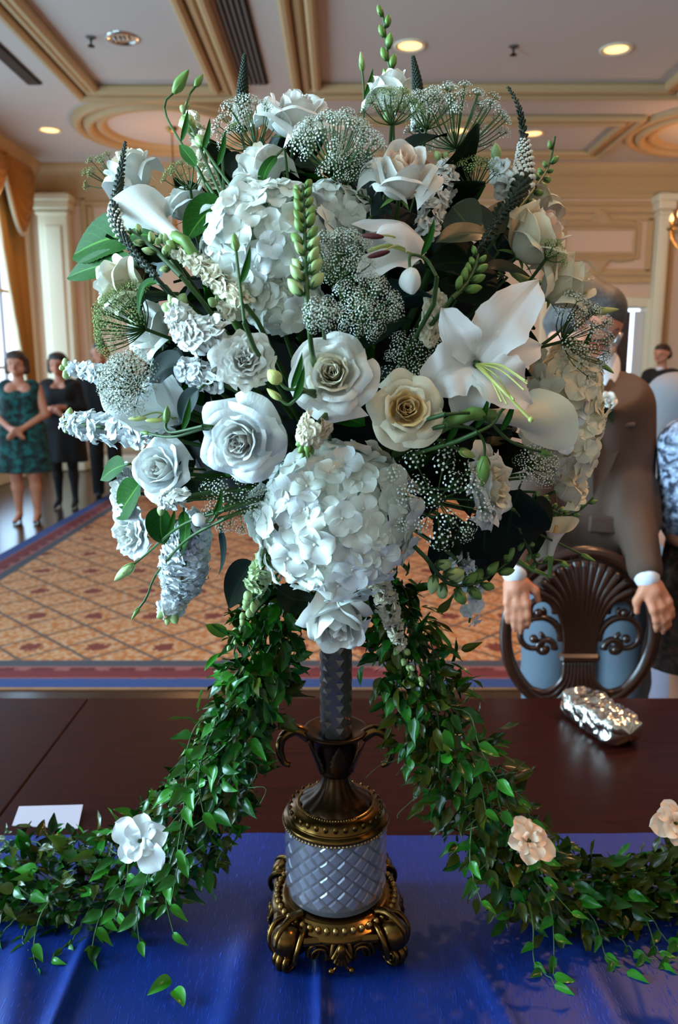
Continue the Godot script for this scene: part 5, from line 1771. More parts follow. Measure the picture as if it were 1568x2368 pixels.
	bud_spike([[905, 330, 0], [908, 240, 0], [897, 130, 0], [885, 25, 0]], 11, 30, 26, 0.01, "topmost green bud spike standing up against the ceiling", "bud", "larkspur_spike", 0.55, "bud", 0.90)
	bud_spike([[712, 725, 0], [708, 640, 0], [705, 540, 0], [700, 430, 0]], 20, 46, 30, 0.075, "tall green snapdragon bud spike in front of the large round hydrangea", "mix")
	bud_spike([[1180, 505, 0], [1225, 450, 0], [1268, 385, 0], [1284, 315, 0]], 13, 30, 24, -0.02, "green bud spike curving away beside the curved dark spike", "bud", "larkspur_spike")
	bud_spike([[1045, 690, 0], [1075, 660, 0], [1098, 620, 0], [1106, 588, 0]], 9, 36, 28, 0.02, "green bud spike above the big open lily", "bud", "larkspur_spike")
	bud_spike([[985, 1290, 0], [1040, 1350, 0], [1110, 1345, 0], [1185, 1292, 0]], 13, 56, 46, 0.04, "yellow-green snapdragon bud spike low beside the carved chair", "mix")
	bud_spike([[1220, 1150, 0], [1300, 1190, 0], [1340, 1180, 0], [1372, 1150, 0]], 14, 30, 22, -0.02, "green bud cluster below the small cream rose", "bud", "larkspur_spike", 1.0)
	bud_spike([[1200, 1220, 0], [1240, 1300, 0], [1280, 1295, 0], [1312, 1300, 0]], 8, 28, 24, -0.01, "row of green buds along the lowest twig beside the chair's top", "bud", "larkspur_spike")
	bud_spike([[420, 640, 0], [380, 600, 0], [350, 570, 0], [300, 530, 0]], 7, 32, 26, 0.05, "short green bud spike below the calla lily", "bud_light", "larkspur_spike")

	lis_bud([[495, 450], [440, 365], [385, 270], [384, 232], [402, 215]], 58, 0.03, "green bud on the outermost curved stem above the calla lily", "bud")
	lis_bud([[510, 450], [470, 360], [446, 300], [440, 292]], 92, 0.04, "largest cream bud of the curved bundle, furled and upright")
	lis_bud([[520, 450], [480, 350], [425, 290], [440, 215], [452, 200]], 38, 0.0, "small pointed green bud behind the furled cream one", "bud")
	lis_bud([[548, 450], [490, 370], [468, 335]], 58, 0.045, "pale green bud just under the furled cream one")
	lis_bud([[520, 460], [515, 380], [515, 320], [530, 300]], 34, 0.02, "brownish green bud beside the lace flower with visible rays", "bud", "tip")
	lis_bud([[840, 290], [842, 220], [838, 163]], 42, -0.01, "thin pale bud left of the tall half closed rose", "bud_light", "tip", 0.93)
	lis_bud([[565, 745], [555, 660], [546, 580]], 52, 0.07, "single upright green bud in front of the large round hydrangea", "bud")
	lis_bud([[1010, 640], [985, 600], [950, 590], [948, 620]], 72, 0.05, "drooping white bud right of the lily with red anthers", "white", "fatbud")
	lis_bud([[700, 900], [665, 900], [650, 888]], 48, 0.05, "yellow-green bud left of the honey hearted rose, upper of the pair", "yellowgreen", "fatbud")
	lis_bud([[700, 905], [670, 935], [650, 925]], 46, 0.055, "yellow-green bud left of the honey hearted rose, lower of the pair", "yellowgreen", "lisbud")
	lis_bud([[520, 1180], [420, 1215], [340, 1280], [310, 1305]], 62, 0.05, "pale green bud at the end of the long curved stem over the rug", "bud_light")
	lis_bud([[520, 1200], [430, 1250], [360, 1330], [340, 1380], [322, 1405]], 34, 0.055, "small green bud at the end of the lowest curved stem", "bud", "tip")
	lis_bud([[500, 1190], [490, 1205], [480, 1205]], 48, 0.055, "round white bud above the hanging stock spike", "white", "fatbud")
	lis_bud([[1030, 985], [1090, 990], [1118, 1020], [1120, 1055]], 82, 0.05, "green bud drooping over the sparse lace flower", "bud")
	lis_bud([[1030, 958], [1110, 960], [1180, 1020], [1250, 1045]], 58, 0.06, "green bud at the end of the long stem below the cream calla", "bud", "tip")
	lis_bud([[470, 985], [400, 1000], [384, 990], [384, 978]], 44, 0.06, "upright small green bud over the sideways rose", "bud")
	lis_bud([[470, 990], [400, 1010], [345, 1003]], 34, 0.055, "brown-green bud lying over the sideways rose", "bud", "tip")
	lis_bud([[1290, 770], [1330, 730], [1370, 722]], 62, -0.02, "long yellow-green lily bud in front of the grey haired man's ear", "yellowgreen", "tip", 0.9)
	lis_bud([[1300, 830], [1340, 810], [1385, 838]], 44, -0.02, "narrow green bud at the outer tip of the sprawling lace flower", "bud", "tip", 0.9)
	lis_bud([[1000, 1010], [1040, 1030], [1062, 1040]], 56, 0.03, "creamy yellow bud under the ivory rose", "yellowgreen", "lisbud")
	lis_bud([[1190, 1180], [1240, 1230], [1300, 1260], [1345, 1282]], 36, 0.0, "thin bud on the lowest twig in front of the brown suit", "bud", "tip")
	lis_bud([[1105, 1000], [1140, 980], [1160, 950], [1180, 935]], 18, 0.07, "tiny bud at the crossing of the stems under the lily", "bud", "tip")

	# single leaves: base, bend, tip, half width
	leaf([[355, 545], [262, 530], [170, 590]], 62, "leaf", Vector3(-0.1, 0.1, 0.98), 0.02, "biggest serrated green leaf on the upper outer edge", {"saw": 0.025, "nv": 32, "ex": 0.6, "peak": 1.05})
	leaf([[320, 615], [240, 598], [156, 642]], 36, "leaf", Vector3(-0.1, 0.05, 0.98), 0.02, "smaller pointed green leaf right below the biggest serrated one", {"saw": 0.02, "nv": 32, "ex": 0.6, "peak": 1.0})
	leaf([[370, 590], [320, 600], [268, 622]], 34, "leaf_dark", Vector3(0, 0.3, 0.9), -0.02, "dark green leaf behind the dark spike's lower part")
	leaf([[515, 468], [465, 490], [428, 565]], 42, "leaf", Vector3(0.1, 0.1, 0.98), 0.05, "green leaf hanging beside the large round hydrangea", {"twist": 0.4})
	leaf([[868, 520], [835, 430], [852, 345]], 32, "leaf_blue", Vector3(-0.3, 0.2, 0.9), 0.0, "blue-green upright leaf left of the peach centred rose")
	leaf([[860, 500], [890, 470], [905, 498]], 20, "leaf_blue", Vector3(0, 0.1, 1), 0.01, "short blue-green leaf under the peach centred rose")
	leaf([[1110, 560], [1060, 490], [1045, 478]], 46, "leaf_olive", Vector3(-0.2, 0.2, 0.9), 0.0, "broad olive leaf right of the lily with red anthers", {"peak": 1.1})
	leaf([[1130, 540], [1060, 535], [1008, 562]], 30, "leaf_olive", Vector3(0, 0.4, 0.9), 0.015, "long olive leaf lying over the broad one")
	leaf([[1140, 560], [1110, 500], [1065, 468]], 32, "leaf_olive", Vector3(0.1, 0.2, 0.9), -0.01, "narrow olive leaf pointing up behind the broad one")
	leaf([[1120, 560], [1150, 500], [1165, 465]], 30, "leaf_olive", Vector3(0.1, 0.2, 0.9), -0.01, "olive leaf beside the curved dark spike's lower stem")
	leaf([[1150, 630], [1060, 590], [985, 620]], 48, "leaf_dark", Vector3(0, 0.3, 0.9), -0.01, "nearly black leaf between red anthered lily and green bud spike")
	leaf([[1150, 640], [1080, 680], [1010, 650]], 40, "leaf_dark", Vector3(0, -0.1, 0.9), -0.02, "nearly black leaf under the green bud spike")
	leaf([[1120, 620], [1180, 610], [1225, 640]], 22, "leaf_dark", Vector3(0, 0.5, 0.8), 0.01, "dark narrow leaf below the shaded cream rose")
	leaf([[1200, 1130], [1160, 1230], [1180, 1320]], 92, "leaf_dark", Vector3(0, 0.1, 1), -0.01, "broadest dark leaf at the lower edge behind the bud spikes")
	leaf([[1060, 1230], [1020, 1270], [1000, 1330]], 36, "leaf_dark", Vector3(0, 0.1, 1), -0.03, "dark leaf low between the biggest hydrangea and the snapdragon")
	leaf([[1000, 1200], [1050, 1240], [1090, 1300]], 44, "leaf_dark", Vector3(0, 0.1, 1), -0.03, "dark leaf behind the sparse lace flower's lower tufts")
	leaf([[1130, 1180], [1110, 1260], [1130, 1345]], 60, "leaf_dark", Vector3(-0.2, 0.1, 1), -0.01, "dark leaf beside the broadest one, nearer to the hydrangea")
	leaf([[1240, 1150], [1250, 1230], [1230, 1290]], 44, "leaf_dark", Vector3(0.3, 0.1, 1), -0.02, "dark leaf beside the broadest one, nearer to the man")
	leaf([[325, 1115], [300, 1150], [270, 1198]], 42, "leaf", Vector3(-0.2, 0.1, 0.95), 0.03, "pointed green leaf between the two lower ruffled blossoms", {"peak": 0.9})
	leaf([[375, 1170], [365, 1220], [380, 1260]], 34, "leaf", Vector3(0.1, 0.1, 0.95), 0.025, "green leaf under the sideways rose's lower rim")
	leaf([[425, 1180], [440, 1240], [408, 1300]], 22, "leaf", Vector3(-0.2, 0.0, 0.95), 0.04, "narrow curling green leaf above the hanging stock spike", {"twist": 0.8})
	leaf([[510, 1220], [530, 1290], [502, 1335]], 14, "leaf_blue", Vector3(-0.3, 0, 0.9), 0.02, "thin blue-green curled leaf at the hanging stock's inner side", {"twist": 0.9})
	leaf([[365, 655], [318, 640], [322, 735]], 14, "leaf", Vector3(-0.3, 0.3, 0.9), 0.06, "thin bright leaf curling over the sideways cream rose", {"twist": 0.5})
	leaf([[420, 845], [380, 840], [345, 885]], 40, "leaf_blue", Vector3(0, 0.3, 0.9), 0.02, "dull blue-green leaf between stock cluster and dense lace flower")
	leaf([[460, 900], [425, 930], [420, 980]], 24, "leaf_blue", Vector3(-0.3, 0, 0.9), 0.03, "grey-green leaf left of the largest rose")
	leaf([[590, 1300], [545, 1340], [528, 1408]], 40, "leaf_dark", Vector3(-0.1, 0.1, 0.95), -0.01, "dark leaf hanging at the lower edge over the rug")
	leaf([[640, 1360], [680, 1400], [735, 1385]], 36, "leaf_dark", Vector3(0, 0.3, 0.9), -0.01, "dark leaf left of the hanging rose")
	leaf([[905, 1340], [880, 1370], [862, 1420]], 30, "leaf_dark", Vector3(0, 0.3, 0.9), -0.01, "dark leaf right of the hanging rose")
	leaf([[290, 1075], [262, 1080], [232, 1110]], 28, "leaf", Vector3(-0.3, 0.2, 0.9), -0.01, "pale green leaf above the upper ruffled blossom")
	leaf([[640, 360], [600, 400], [612, 440]], 16, "leaf", Vector3(-0.2, 0, 0.95), 0.05, "slim green leaf across the half closed rose", {"twist": 0.5})
	leaf([[560, 360], [520, 370], [545, 420]], 20, "leaf_dark", Vector3(-0.1, 0.2, 0.95), 0.0, "dark leaf left of the half closed rose")
	leaf([[680, 380], [720, 370], [735, 400]], 26, "leaf_dark", Vector3(0, 0.5, 0.8), 0.0, "dark leaf under the dense lace flower")
	leaf([[830, 450], [780, 430], [735, 445]], 24, "leaf_dark", Vector3(0, 0.6, 0.8), 0.01, "dark leaf behind the hydrangea's upper edge")
	leaf([[455, 385], [430, 350], [415, 335]], 14, "leaf", Vector3(-0.2, 0.1, 0.95), 0.05, "small leaf on the outermost curved bud stem")

# ---------------------------------------------------------------- garlands
func make_garland(ctrl: Array, n_parts: int, n_stuff: int, label: String, olive: float) -> void:
	var w := []
	for c in ctrl:
		w.append(P(c[0], c[1], c[2]))
	var o: Vector3 = w[w.size() - 3]
	var t := thing("garland", label, "garland", Vector3(o.x, CLOTH, o.z))
	var org := t.position
	var path := []
	for p in w:
		path.append(p - org)
	var N := 120
	var pts := bent(path, N)
	var rad := func(f: float) -> float:
		var g := f * (ctrl.size() - 1)
		var a: Array = ctrl[int(g)]
		var b: Array = ctrl[mini(int(g) + 1, ctrl.size() - 1)]
		return lerpf(a[3] * a[2], b[3] * b[2], g - int(g)) / F
	# vines
	for k in 7:
		var vp := []
		for i in 41:
			var f := i / 40.0
			var at: Vector3 = pts[int(f * N)]
			var tg: Vector3 = (pts[mini(int(f * N) + 1, N)] - pts[maxi(int(f * N) - 1, 0)]).normalized()
			var s := tg.cross(Vector3(0.2, 0.4, 0.9)).normalized().rotated(tg, k * 0.9 + f * 9.0)
			vp.append(at + s * rad.call(f) * (0.25 + 0.45 * absf(sin(f * 17.0 + k))))
		for i in vp.size():
			vp[i].y = maxf(vp[i].y, 0.006)
		var m := MB.new()
		m.tube(vp, [0.0012], 4)
		obj("vine", m.mesh(), M.stem, t)
	var lm := []
	for k in 5:
		var m := MB.new()
		m.blade(Vector3.ZERO, Vector3(0.05 * (k - 2), 0.5, 0.16 - 0.05 * k), Vector3(0.14 * (k - 2), 1.0, -0.22 + 0.07 * k), 0.19 + 0.02 * k, Vector3(0, 0, 1), {"nu": 4, "nv": 7, "cup": 0.35, "twist": 0.35 * (k - 2), "wave": 0.1, "peak": 0.62, "ph": k * 1.1})
		lm.append(m.mesh())
	var loose := []
	for i in n_parts + n_stuff:
		var part := i < n_parts
		var f := clampf((i * 0.61803) - floorf(i * 0.61803) + rng.randf_range(-0.01, 0.01), 0.0, 1.0)
		var gi := f * N
		var at: Vector3 = pts[int(gi)].lerp(pts[mini(int(gi) + 1, N)], gi - int(gi))
		var tg: Vector3 = (pts[mini(int(gi) + 1, N)] - pts[maxi(int(gi) - 1, 0)]).normalized()
		var r: float = rad.call(f)
		var ring := tg.cross(Vector3(0.2, 0.4, 0.9)).normalized().rotated(tg, rng.randf() * TAU)
		if part and ring.dot(-FW) < -0.1:
			ring = (ring - FW * 1.6 * maxf(0.0, ring.dot(FW))).normalized()
		var rho := rng.randf_range(0.5, 1.0) * (1.3 if rng.randf() < 0.18 else 1.0) if part else rng.randf_range(0.1, 0.95)
		var base := at + ring * r * rho
		base.y = maxf(base.y, 0.004)
		var s := rng.randf_range(0.016, 0.037) * (1.0 if part else 0.9)
		var d := (ring * rng.randf_range(0.0, 1.1) + Vector3(0, -0.5, 0) * (1.0 if at.y > r * 1.2 else 0.5) + tg * rng.randf_range(-1.0, 1.0) + Vector3(rng.randf_range(-0.5, 0.5), rng.randf_range(-0.2, 0.5), 0)).normalized()
		if base.y + d.y * s < 0.002:
			d.y = (0.002 - base.y) / s
			d = d.normalized()
		var nrm := (ring + Vector3(rng.randf_range(-0.7, 0.7), rng.randf_range(-0.2, 0.9), rng.randf_range(-0.4, 0.7))).normalized()
		nrm = (nrm - d * nrm.dot(d)).normalized()
		var b := Basis(d.cross(nrm), d, nrm).scaled(Vector3.ONE * s)
		var q := rng.randf()
		# olive leaves get more frequent from the bouquet towards the loose end
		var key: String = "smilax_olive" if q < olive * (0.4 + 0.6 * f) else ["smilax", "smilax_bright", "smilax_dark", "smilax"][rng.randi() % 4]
		var li := rng.randi() % 5
		if part:
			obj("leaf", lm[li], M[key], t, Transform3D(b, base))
		else:
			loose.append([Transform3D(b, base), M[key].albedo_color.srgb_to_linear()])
	for k in 15:            # loose twigs that hang out of the rope
		var f := (k + 0.5) / 15.0 * 0.8 + 0.16
		var at: Vector3 = pts[int(f * N)]
		var r: float = rad.call(f)
		var away := 1.0 if org.x > 0.0 else -1.0
		var side := V(Vector3(away * rng.randf_range(-0.3 if f > 0.4 else 0.3, 1.0), rng.randf_range(-0.9, 0.3), rng.randf_range(0.2, 1.0)))
		var p0 := at + side * r * 0.7
		var tp := bent([p0, p0 + side * 0.03 + Vector3(0, -0.012, 0), p0 + side * rng.randf_range(0.035, 0.06) + Vector3(0, -0.05, 0.008), p0 + side * 0.055 + Vector3(rng.randf_range(-0.02, 0.02), -0.085, 0.02)], 12)
		for i in tp.size():
			tp[i].y = maxf(tp[i].y, 0.004 + 0.006 * absf(sin(i * 1.3)))
		var m := MB.new()
		m.tube(tp, [0.0011, 0.0006], 4)
		obj("twig", m.mesh(), M.stem, t)
		for q in 4:
			var bp: Vector3 = tp[4 + q * 2 + (1 if q < 3 else 2)]
			var dd := (Vector3(0, -0.5, 0.15) + side * 0.3 + Vector3(1 if q % 2 else -1, 0, 0.2) * 0.7).normalized()
			var s := rng.randf_range(0.018, 0.031)
			if bp.y + dd.y * s < 0.003:
				dd.y = (0.003 - bp.y) / s
				dd = dd.normalized()
			var nn := (-FW + Vector3(rng.randf_range(-0.5, 0.5), 0.4, 0)).normalized()
			nn = (nn - dd * nn.dot(dd)).normalized()
			obj("leaf", lm[rng.randi() % 5], M[["smilax", "smilax_bright"][q % 2]], t, Transform3D(Basis(dd.cross(nn), dd, nn).scaled(Vector3.ONE * s), bp))
	var mm := MultiMesh.new()
	mm.transform_format = MultiMesh.TRANSFORM_3D
	mm.use_colors = true
	mm.mesh = lm[3]
	mm.instance_count = loose.size()
	for i in loose.size():
		mm.set_instance_transform(i, loose[i][0])
		mm.set_instance_color(i, loose[i][1])
	var mi := MultiMeshInstance3D.new()
	mi.name = "leafage"
	mi.multimesh = mm
	mi.material_override = M.smilax_mixed
	mi.set_meta("kind", "stuff")
	t.add_child(mi, true)
	# tendrils
	for k in 9:
		var f := rng.randf_range(0.25, 0.95)
		var at: Vector3 = pts[int(f * N)]
		var r: float = rad.call(f)
		var side := Vector3(rng.randf_range(-1, 1), rng.randf_range(-0.3, 0.8), rng.randf_range(0.1, 1)).normalized()
		var p0 := at + side * r * 0.8
		var tp := []
		for i in 14:
			var u := i / 13.0
			tp.append(p0 + side * 0.045 * u + Vector3(0.008 * sin(u * 11.0 + k), 0.008 * cos(u * 9.0 + k) - 0.02 * u * u, 0.0))
		for i in tp.size():
			tp[i].y = maxf(tp[i].y, 0.003)
		var m := MB.new()
		m.tube(tp, [0.0008, 0.0004], 4)
		obj("tendril", m.mesh(), M.stem, t)

func make_garlands() -> void:
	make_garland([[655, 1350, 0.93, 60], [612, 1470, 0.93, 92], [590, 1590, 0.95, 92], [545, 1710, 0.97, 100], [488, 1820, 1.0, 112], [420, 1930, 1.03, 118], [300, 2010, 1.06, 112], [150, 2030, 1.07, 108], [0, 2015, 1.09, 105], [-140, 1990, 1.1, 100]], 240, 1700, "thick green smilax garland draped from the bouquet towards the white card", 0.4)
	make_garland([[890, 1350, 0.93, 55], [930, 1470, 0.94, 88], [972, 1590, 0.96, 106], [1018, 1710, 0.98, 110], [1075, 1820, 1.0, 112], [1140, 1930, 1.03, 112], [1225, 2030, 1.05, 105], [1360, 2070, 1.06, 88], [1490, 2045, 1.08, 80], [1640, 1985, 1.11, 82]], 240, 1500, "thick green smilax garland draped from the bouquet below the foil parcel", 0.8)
	# blossoms tucked into the garlands
	var spots := [[325, 1945, 1.0, 68, Vector3(-0.15, 0.35, 0.9), "white_cool", "double white gardenia tucked into the garland nearest the card"], [1222, 1945, 1.0, 58, Vector3(0.25, 0.55, 0.8), "peach", "ragged cream gardenia tucked into the garland below the foil parcel"], [1562, 1905, 1.05, 58, Vector3(0.1, 0.5, 0.8), "peach", "cream gardenia on the garland's far end, only half in view"]]
	for g in spots:
		var at := P(g[0], g[1], g[2] - 0.07)
		var s: float = g[3] * (g[2] - 0.07) / F
		var t := thing("gardenia", g[6], "flower", at, "", basis_y(V(g[4]), rng.randf() * 6.0))
		for w in 3:
			for k in 5 if w < 2 else 3:
				var a := TAU * (k + 0.5 * w) / (5.0 if w < 2 else 3.0) + rng.randf_range(-0.2, 0.2)
				var d := Vector3(sin(a), 0, cos(a))
				var l: float = s * [1.0, 0.72, 0.4][w] * rng.randf_range(0.85, 1.2)
				var up: float = s * [0.1, 0.35, 0.5][w]
				var m := MB.new()
				m.blade(d * 0.05 * s, d * l * 0.55 + Vector3.UP * up, d * l + Vector3.UP * up * rng.randf_range(-0.3, 0.9), l * 0.42, Vector3.UP, {"nu": 8, "nv": 10, "peak": 1.15, "ex": 0.6, "bw": 0.3, "wave": 0.16, "freq": 9.0, "ph": rng.randf() * 6.0, "cup": 0.3})
				obj("petal", m.mesh(), M[g[5]], t)
		var m2 := MB.new()
		m2.tube([Vector3(0, 0.002, 0), Vector3(0, -0.05, 0)], [0.003, 0.002], 6)
		obj("stem", m2.mesh(), M.stem, t)
	# leaves that fell on the silk
	for k in [[395, 2262, 340, 2302, 370, 2275, "smilax_bright", "curled green leaf fallen on the blue runner, further from the fold"], [402, 2288, 425, 2330, 418, 2300, "smilax_bright", "small green leaf fallen on the blue runner, nearest to the camera"], [222, 2188, 216, 2228, 212, 2205, "smilax_dark", "dark curled leaf fallen beside the bright fold of the runner"]]:
		var a := flat_at(k[0], k[1], CLOTH + 0.012)
		var b := flat_at(k[2], k[3], CLOTH + 0.008)
		var c := flat_at(k[4], k[5], CLOTH + 0.018)
		var m := MB.new()
		m.blade(Vector3.ZERO, c - a, b - a, 0.008, Vector3(0.2, 0.8, 0.5), {"cup": 0.4, "peak": 0.65})
		single("fallen_leaf", m.mesh(), M[k[6]], k[7], "leaf", Transform3D(Basis(), a))

# ---------------------------------------------------------------- people
func hand_caps(w: Vector3, dir: Vector3, palm_n: Vector3, thumb: Vector3, k := 1.0, curl := 0.5) -> Array:      # wrist, along the fingers, palm's normal, towards the thumb
	var d := dir.normalized()
	var n := palm_n.normalized()
	var s := thumb.normalized()
	var out := [[w, w + d * 0.04 * k, 0.024 * k, 0.026 * k], [w + d * 0.03 * k + s * 0.018 * k, w + d * 0.085 * k + s * 0.024 * k, 0.016 * k, 0.012 * k], [w + d * 0.03 * k - s * 0.018 * k, w + d * 0.08 * k - s * 0.026 * k, 0.016 * k, 0.011 * k], [w + d * 0.04 * k, w + d * 0.086 * k, 0.016 * k, 0.013 * k]]
	for i in 4:
		var off: float = [0.027, 0.009, -0.009, -0.026][i] * k
		var l: float = [0.036, 0.042, 0.039, 0.030][i] * k
		var p: Vector3 = w + d * [0.086, 0.09, 0.088, 0.08][i] * k + s * off
		var dd := d
		for j in 3:
			dd = (dd + n * curl).normalized()
			var q: Vector3 = p + dd * l * [0.9, 0.65, 0.5][j]
			out.append([p, q, [0.0094, 0.0086, 0.0078][j] * k, [0.0086, 0.0078, 0.0066][j] * k])
			p = q
	var t0 := w + d * 0.025 * k + s * 0.022 * k
	var t1 := t0 + (d * 0.6 + s * 0.75 + n * 0.3).normalized() * 0.04 * k
	var t2 := t1 + (d * 0.85 + s * 0.25 + n * 0.4).normalized() * 0.032 * k
	out.append([t0, t1, 0.015 * k, 0.011 * k])
	out.append([t1, t2, 0.0108 * k, 0.008 * k])
	return out

func head_caps(c: Vector3, k := 1.0) -> Array:      # c: middle of the skull, face along +z
	return [[c + Vector3(0, 0.02, -0.02) * k, c + Vector3(0, 0.03, 0.02) * k, 0.088 * k, 0.082 * k], [c + Vector3(0, -0.04, 0.02) * k, c + Vector3(0, -0.075, 0.05) * k, 0.066 * k, 0.038 * k],
		[c + Vector3(-0.04, -0.045, 0.02) * k, c + Vector3(0.04, -0.045, 0.02) * k, 0.04 * k, 0.04 * k], [c + Vector3(0, 0.01, 0.092) * k, c + Vector3(0, -0.03, 0.108) * k, 0.009 * k, 0.013 * k],
		[c + Vector3(-0.03, 0.028, 0.075) * k, c + Vector3(0.03, 0.028, 0.075) * k, 0.022 * k, 0.022 * k], [c + Vector3(0, -0.068, 0.085) * k, c + Vector3(0, -0.075, 0.084) * k, 0.018 * k, 0.018 * k],
		[c + Vector3(-0.085, -0.005, -0.005) * k, c + Vector3(-0.09, 0.02, -0.012) * k, 0.012 * k, 0.016 * k], [c + Vector3(0.085, -0.005, -0.005) * k, c + Vector3(0.09, 0.02, -0.012) * k, 0.012 * k, 0.016 * k]]

func face(t: Node3D, hc: Vector3, k: float, parent_bas := Basis()) -> void:
	for s in [-1, 1]:
		var m := MB.new()
		m.ball(Vector3.ZERO, Vector3(0.013, 0.0075, 0.008) * k, 10, 6)
		obj("eye", m.mesh(), M.eye, t, Transform3D(parent_bas, hc + parent_bas * (Vector3(s * 0.031, 0.004, 0.089) * k)))
		m = MB.new()
		m.tube(bent([Vector3(-0.016, 0, 0), Vector3(0, 0.005, 0.004), Vector3(0.016, 0, 0)], 6), [0.003], 5)
		obj("eyebrow", m.mesh(), M.hair_brown, t, Transform3D(parent_bas, hc + parent_bas * (Vector3(s * 0.032, 0.026, 0.094) * k)))
	var m := MB.new()
	m.ball(Vector3.ZERO, Vector3(0.021, 0.0065, 0.009) * k, 12, 6)
	obj("mouth", m.mesh(), M.lips, t, Transform3D(parent_bas, hc + parent_bas * (Vector3(0, -0.052, 0.093) * k)))

func turned(caps: Array, pivot: Vector3, b: Basis) -> Array:
	var out := []
	for c in caps:
		out.append([pivot + b * (c[0] - pivot), pivot + b * (c[1] - pivot), c[2], c[3]])
	return out

func woman(label: String, at: Vector3, yaw: float, dress: String, hair: String, arms: Array, legs: String, sleeved: bool) -> void:
	var t := thing("person", label, "woman", at, "", Basis(Vector3.UP, yaw))
	var hc := Vector3(0, 1.53, 0.01)
	var skin := head_caps(hc)
	skin.append_array([[Vector3(0, 1.44, -0.01), Vector3(0, 1.33, -0.02), 0.05, 0.055], [Vector3(-0.07, 1.31, -0.02), Vector3(0.07, 1.31, -0.02), 0.06, 0.06], [Vector3(-0.07, 1.26, 0), Vector3(-0.06, 1.02, 0), 0.09, 0.09], [Vector3(0.07, 1.26, 0), Vector3(0.06, 1.02, 0), 0.09, 0.09]])
	for s in 2:
		var g: float = -1.0 if s == 0 else 1.0
		var el: Vector3 = arms[s * 2]
		var wr: Vector3 = arms[s * 2 + 1]
		skin.append_array([[Vector3(g * 0.165, 1.3, -0.02), el, 0.048, 0.038], [el, wr, 0.038, 0.025]])
		var hd := Vector3(-g * 0.8, -0.45, 0.25)
		skin.append_array(hand_caps(wr, hd, Vector3(-g * 0.2, -0.6, -0.6), Vector3(0, 0.6, 0.6), 0.95, 0.35))
	var lg := []
	for g in [-1, 1]:
		lg.append_array([[Vector3(g * 0.085, 0.85, 0), Vector3(g * 0.085, 0.47, 0.01), 0.085, 0.056], [Vector3(g * 0.085, 0.46, 0.0), Vector3(g * 0.085, 0.34, -0.02), 0.055, 0.054], [Vector3(g * 0.085, 0.34, -0.02), Vector3(g * 0.085, 0.1, -0.02), 0.053, 0.031], [Vector3(g * 0.085, 0.08, -0.02), Vector3(g * 0.095, 0.03, 0.1), 0.03, 0.024]])
	if legs == "skin":
		skin.append_array(lg)
	else:
		obj("tights", body(lg, 0.02, 0.013).mesh(), M[legs], t)
		skin.append_array([[Vector3(-0.05, 1.0, 0), Vector3(-0.05, 0.8, 0), 0.08, 0.08], [Vector3(0.05, 1.0, 0), Vector3(0.05, 0.8, 0), 0.08, 0.08]])
	obj("body", body(skin, 0.022, 0.0115).mesh(), M.skin, t)
	face(t, hc, 1.0)
	var dr := [[Vector3(-0.11, 1.3, -0.01), Vector3(-0.07, 1.08, 0.01), 0.09, 0.105], [Vector3(0.11, 1.3, -0.01), Vector3(0.07, 1.08, 0.01), 0.09, 0.105], [Vector3(-0.07, 1.2, 0.05), Vector3(0.07, 1.2, 0.05), 0.085, 0.085], [Vector3(-0.06, 1.08, 0.01), Vector3(-0.1, 0.9, 0.0), 0.105, 0.125], [Vector3(0.06, 1.08, 0.01), Vector3(0.1, 0.9, 0.0), 0.105, 0.125],
		[Vector3(-0.1, 0.9, 0), Vector3(-0.13, 0.5, 0.0), 0.125, 0.125], [Vector3(0.1, 0.9, 0), Vector3(0.13, 0.5, 0.0), 0.125, 0.125], [Vector3(0, 0.9, 0.0), Vector3(0, 0.5, 0.02), 0.14, 0.14]]
	if sleeved:
		for s in 2:
			var g: float = -1.0 if s == 0 else 1.0
			dr.append_array([[Vector3(g * 0.165, 1.3, -0.02), arms[s * 2], 0.06, 0.052], [arms[s * 2], arms[s * 2].lerp(arms[s * 2 + 1], 0.55), 0.052, 0.045]])
	obj("dress", body(dr, 0.04, 0.0125, [[Vector3(0, -1, 0), -0.5], [Vector3(0, 0.62, 0.78), 0.62 * 1.33 + 0.78 * 0.04]] if not sleeved else [[Vector3(0, -1, 0), -0.5], [Vector3(0, 0.75, 0.66), 0.75 * 1.33 + 0.66 * 0.06]]).mesh(), M[dress], t)
	var hr := [[hc + Vector3(0, 0.045, -0.03), hc + Vector3(0, 0.05, 0.015), 0.092, 0.085], [hc + Vector3(-0.075, 0.03, 0.0), hc + Vector3(-0.085, -0.06, -0.005), 0.04, 0.034], [hc + Vector3(0.075, 0.03, 0.0), hc + Vector3(0.085, -0.06, -0.005), 0.04, 0.034], [hc + Vector3(-0.04, -0.01, -0.06), hc + Vector3(0.04, -0.04, -0.06), 0.06, 0.06], [hc + Vector3(-0.05, 0.085, 0.055), hc + Vector3(0.05, 0.08, 0.055), 0.026, 0.03]]
	obj("hair", body(hr, 0.03, 0.011).mesh(), M[hair], t)
	for g in [-1, 1]:
		var m := MB.new()
		m.add(body([[Vector3(g * 0.087, 0.075, -0.035), Vector3(g * 0.09, 0.055, 0.0), 0.032, 0.03], [Vector3(g * 0.09, 0.055, 0.0), Vector3(g * 0.097, 0.026, 0.13), 0.03, 0.022]], 0.02, 0.009, [[Vector3(0, 0.93, 0.36), 0.068]]), Transform3D())
		m.tube([Vector3(g * 0.087, 0.05, -0.05), Vector3(g * 0.087, 0.0, -0.055)], [0.018, 0.009], 8)
		obj("shoe", m.mesh(), M.black_cloth, t)

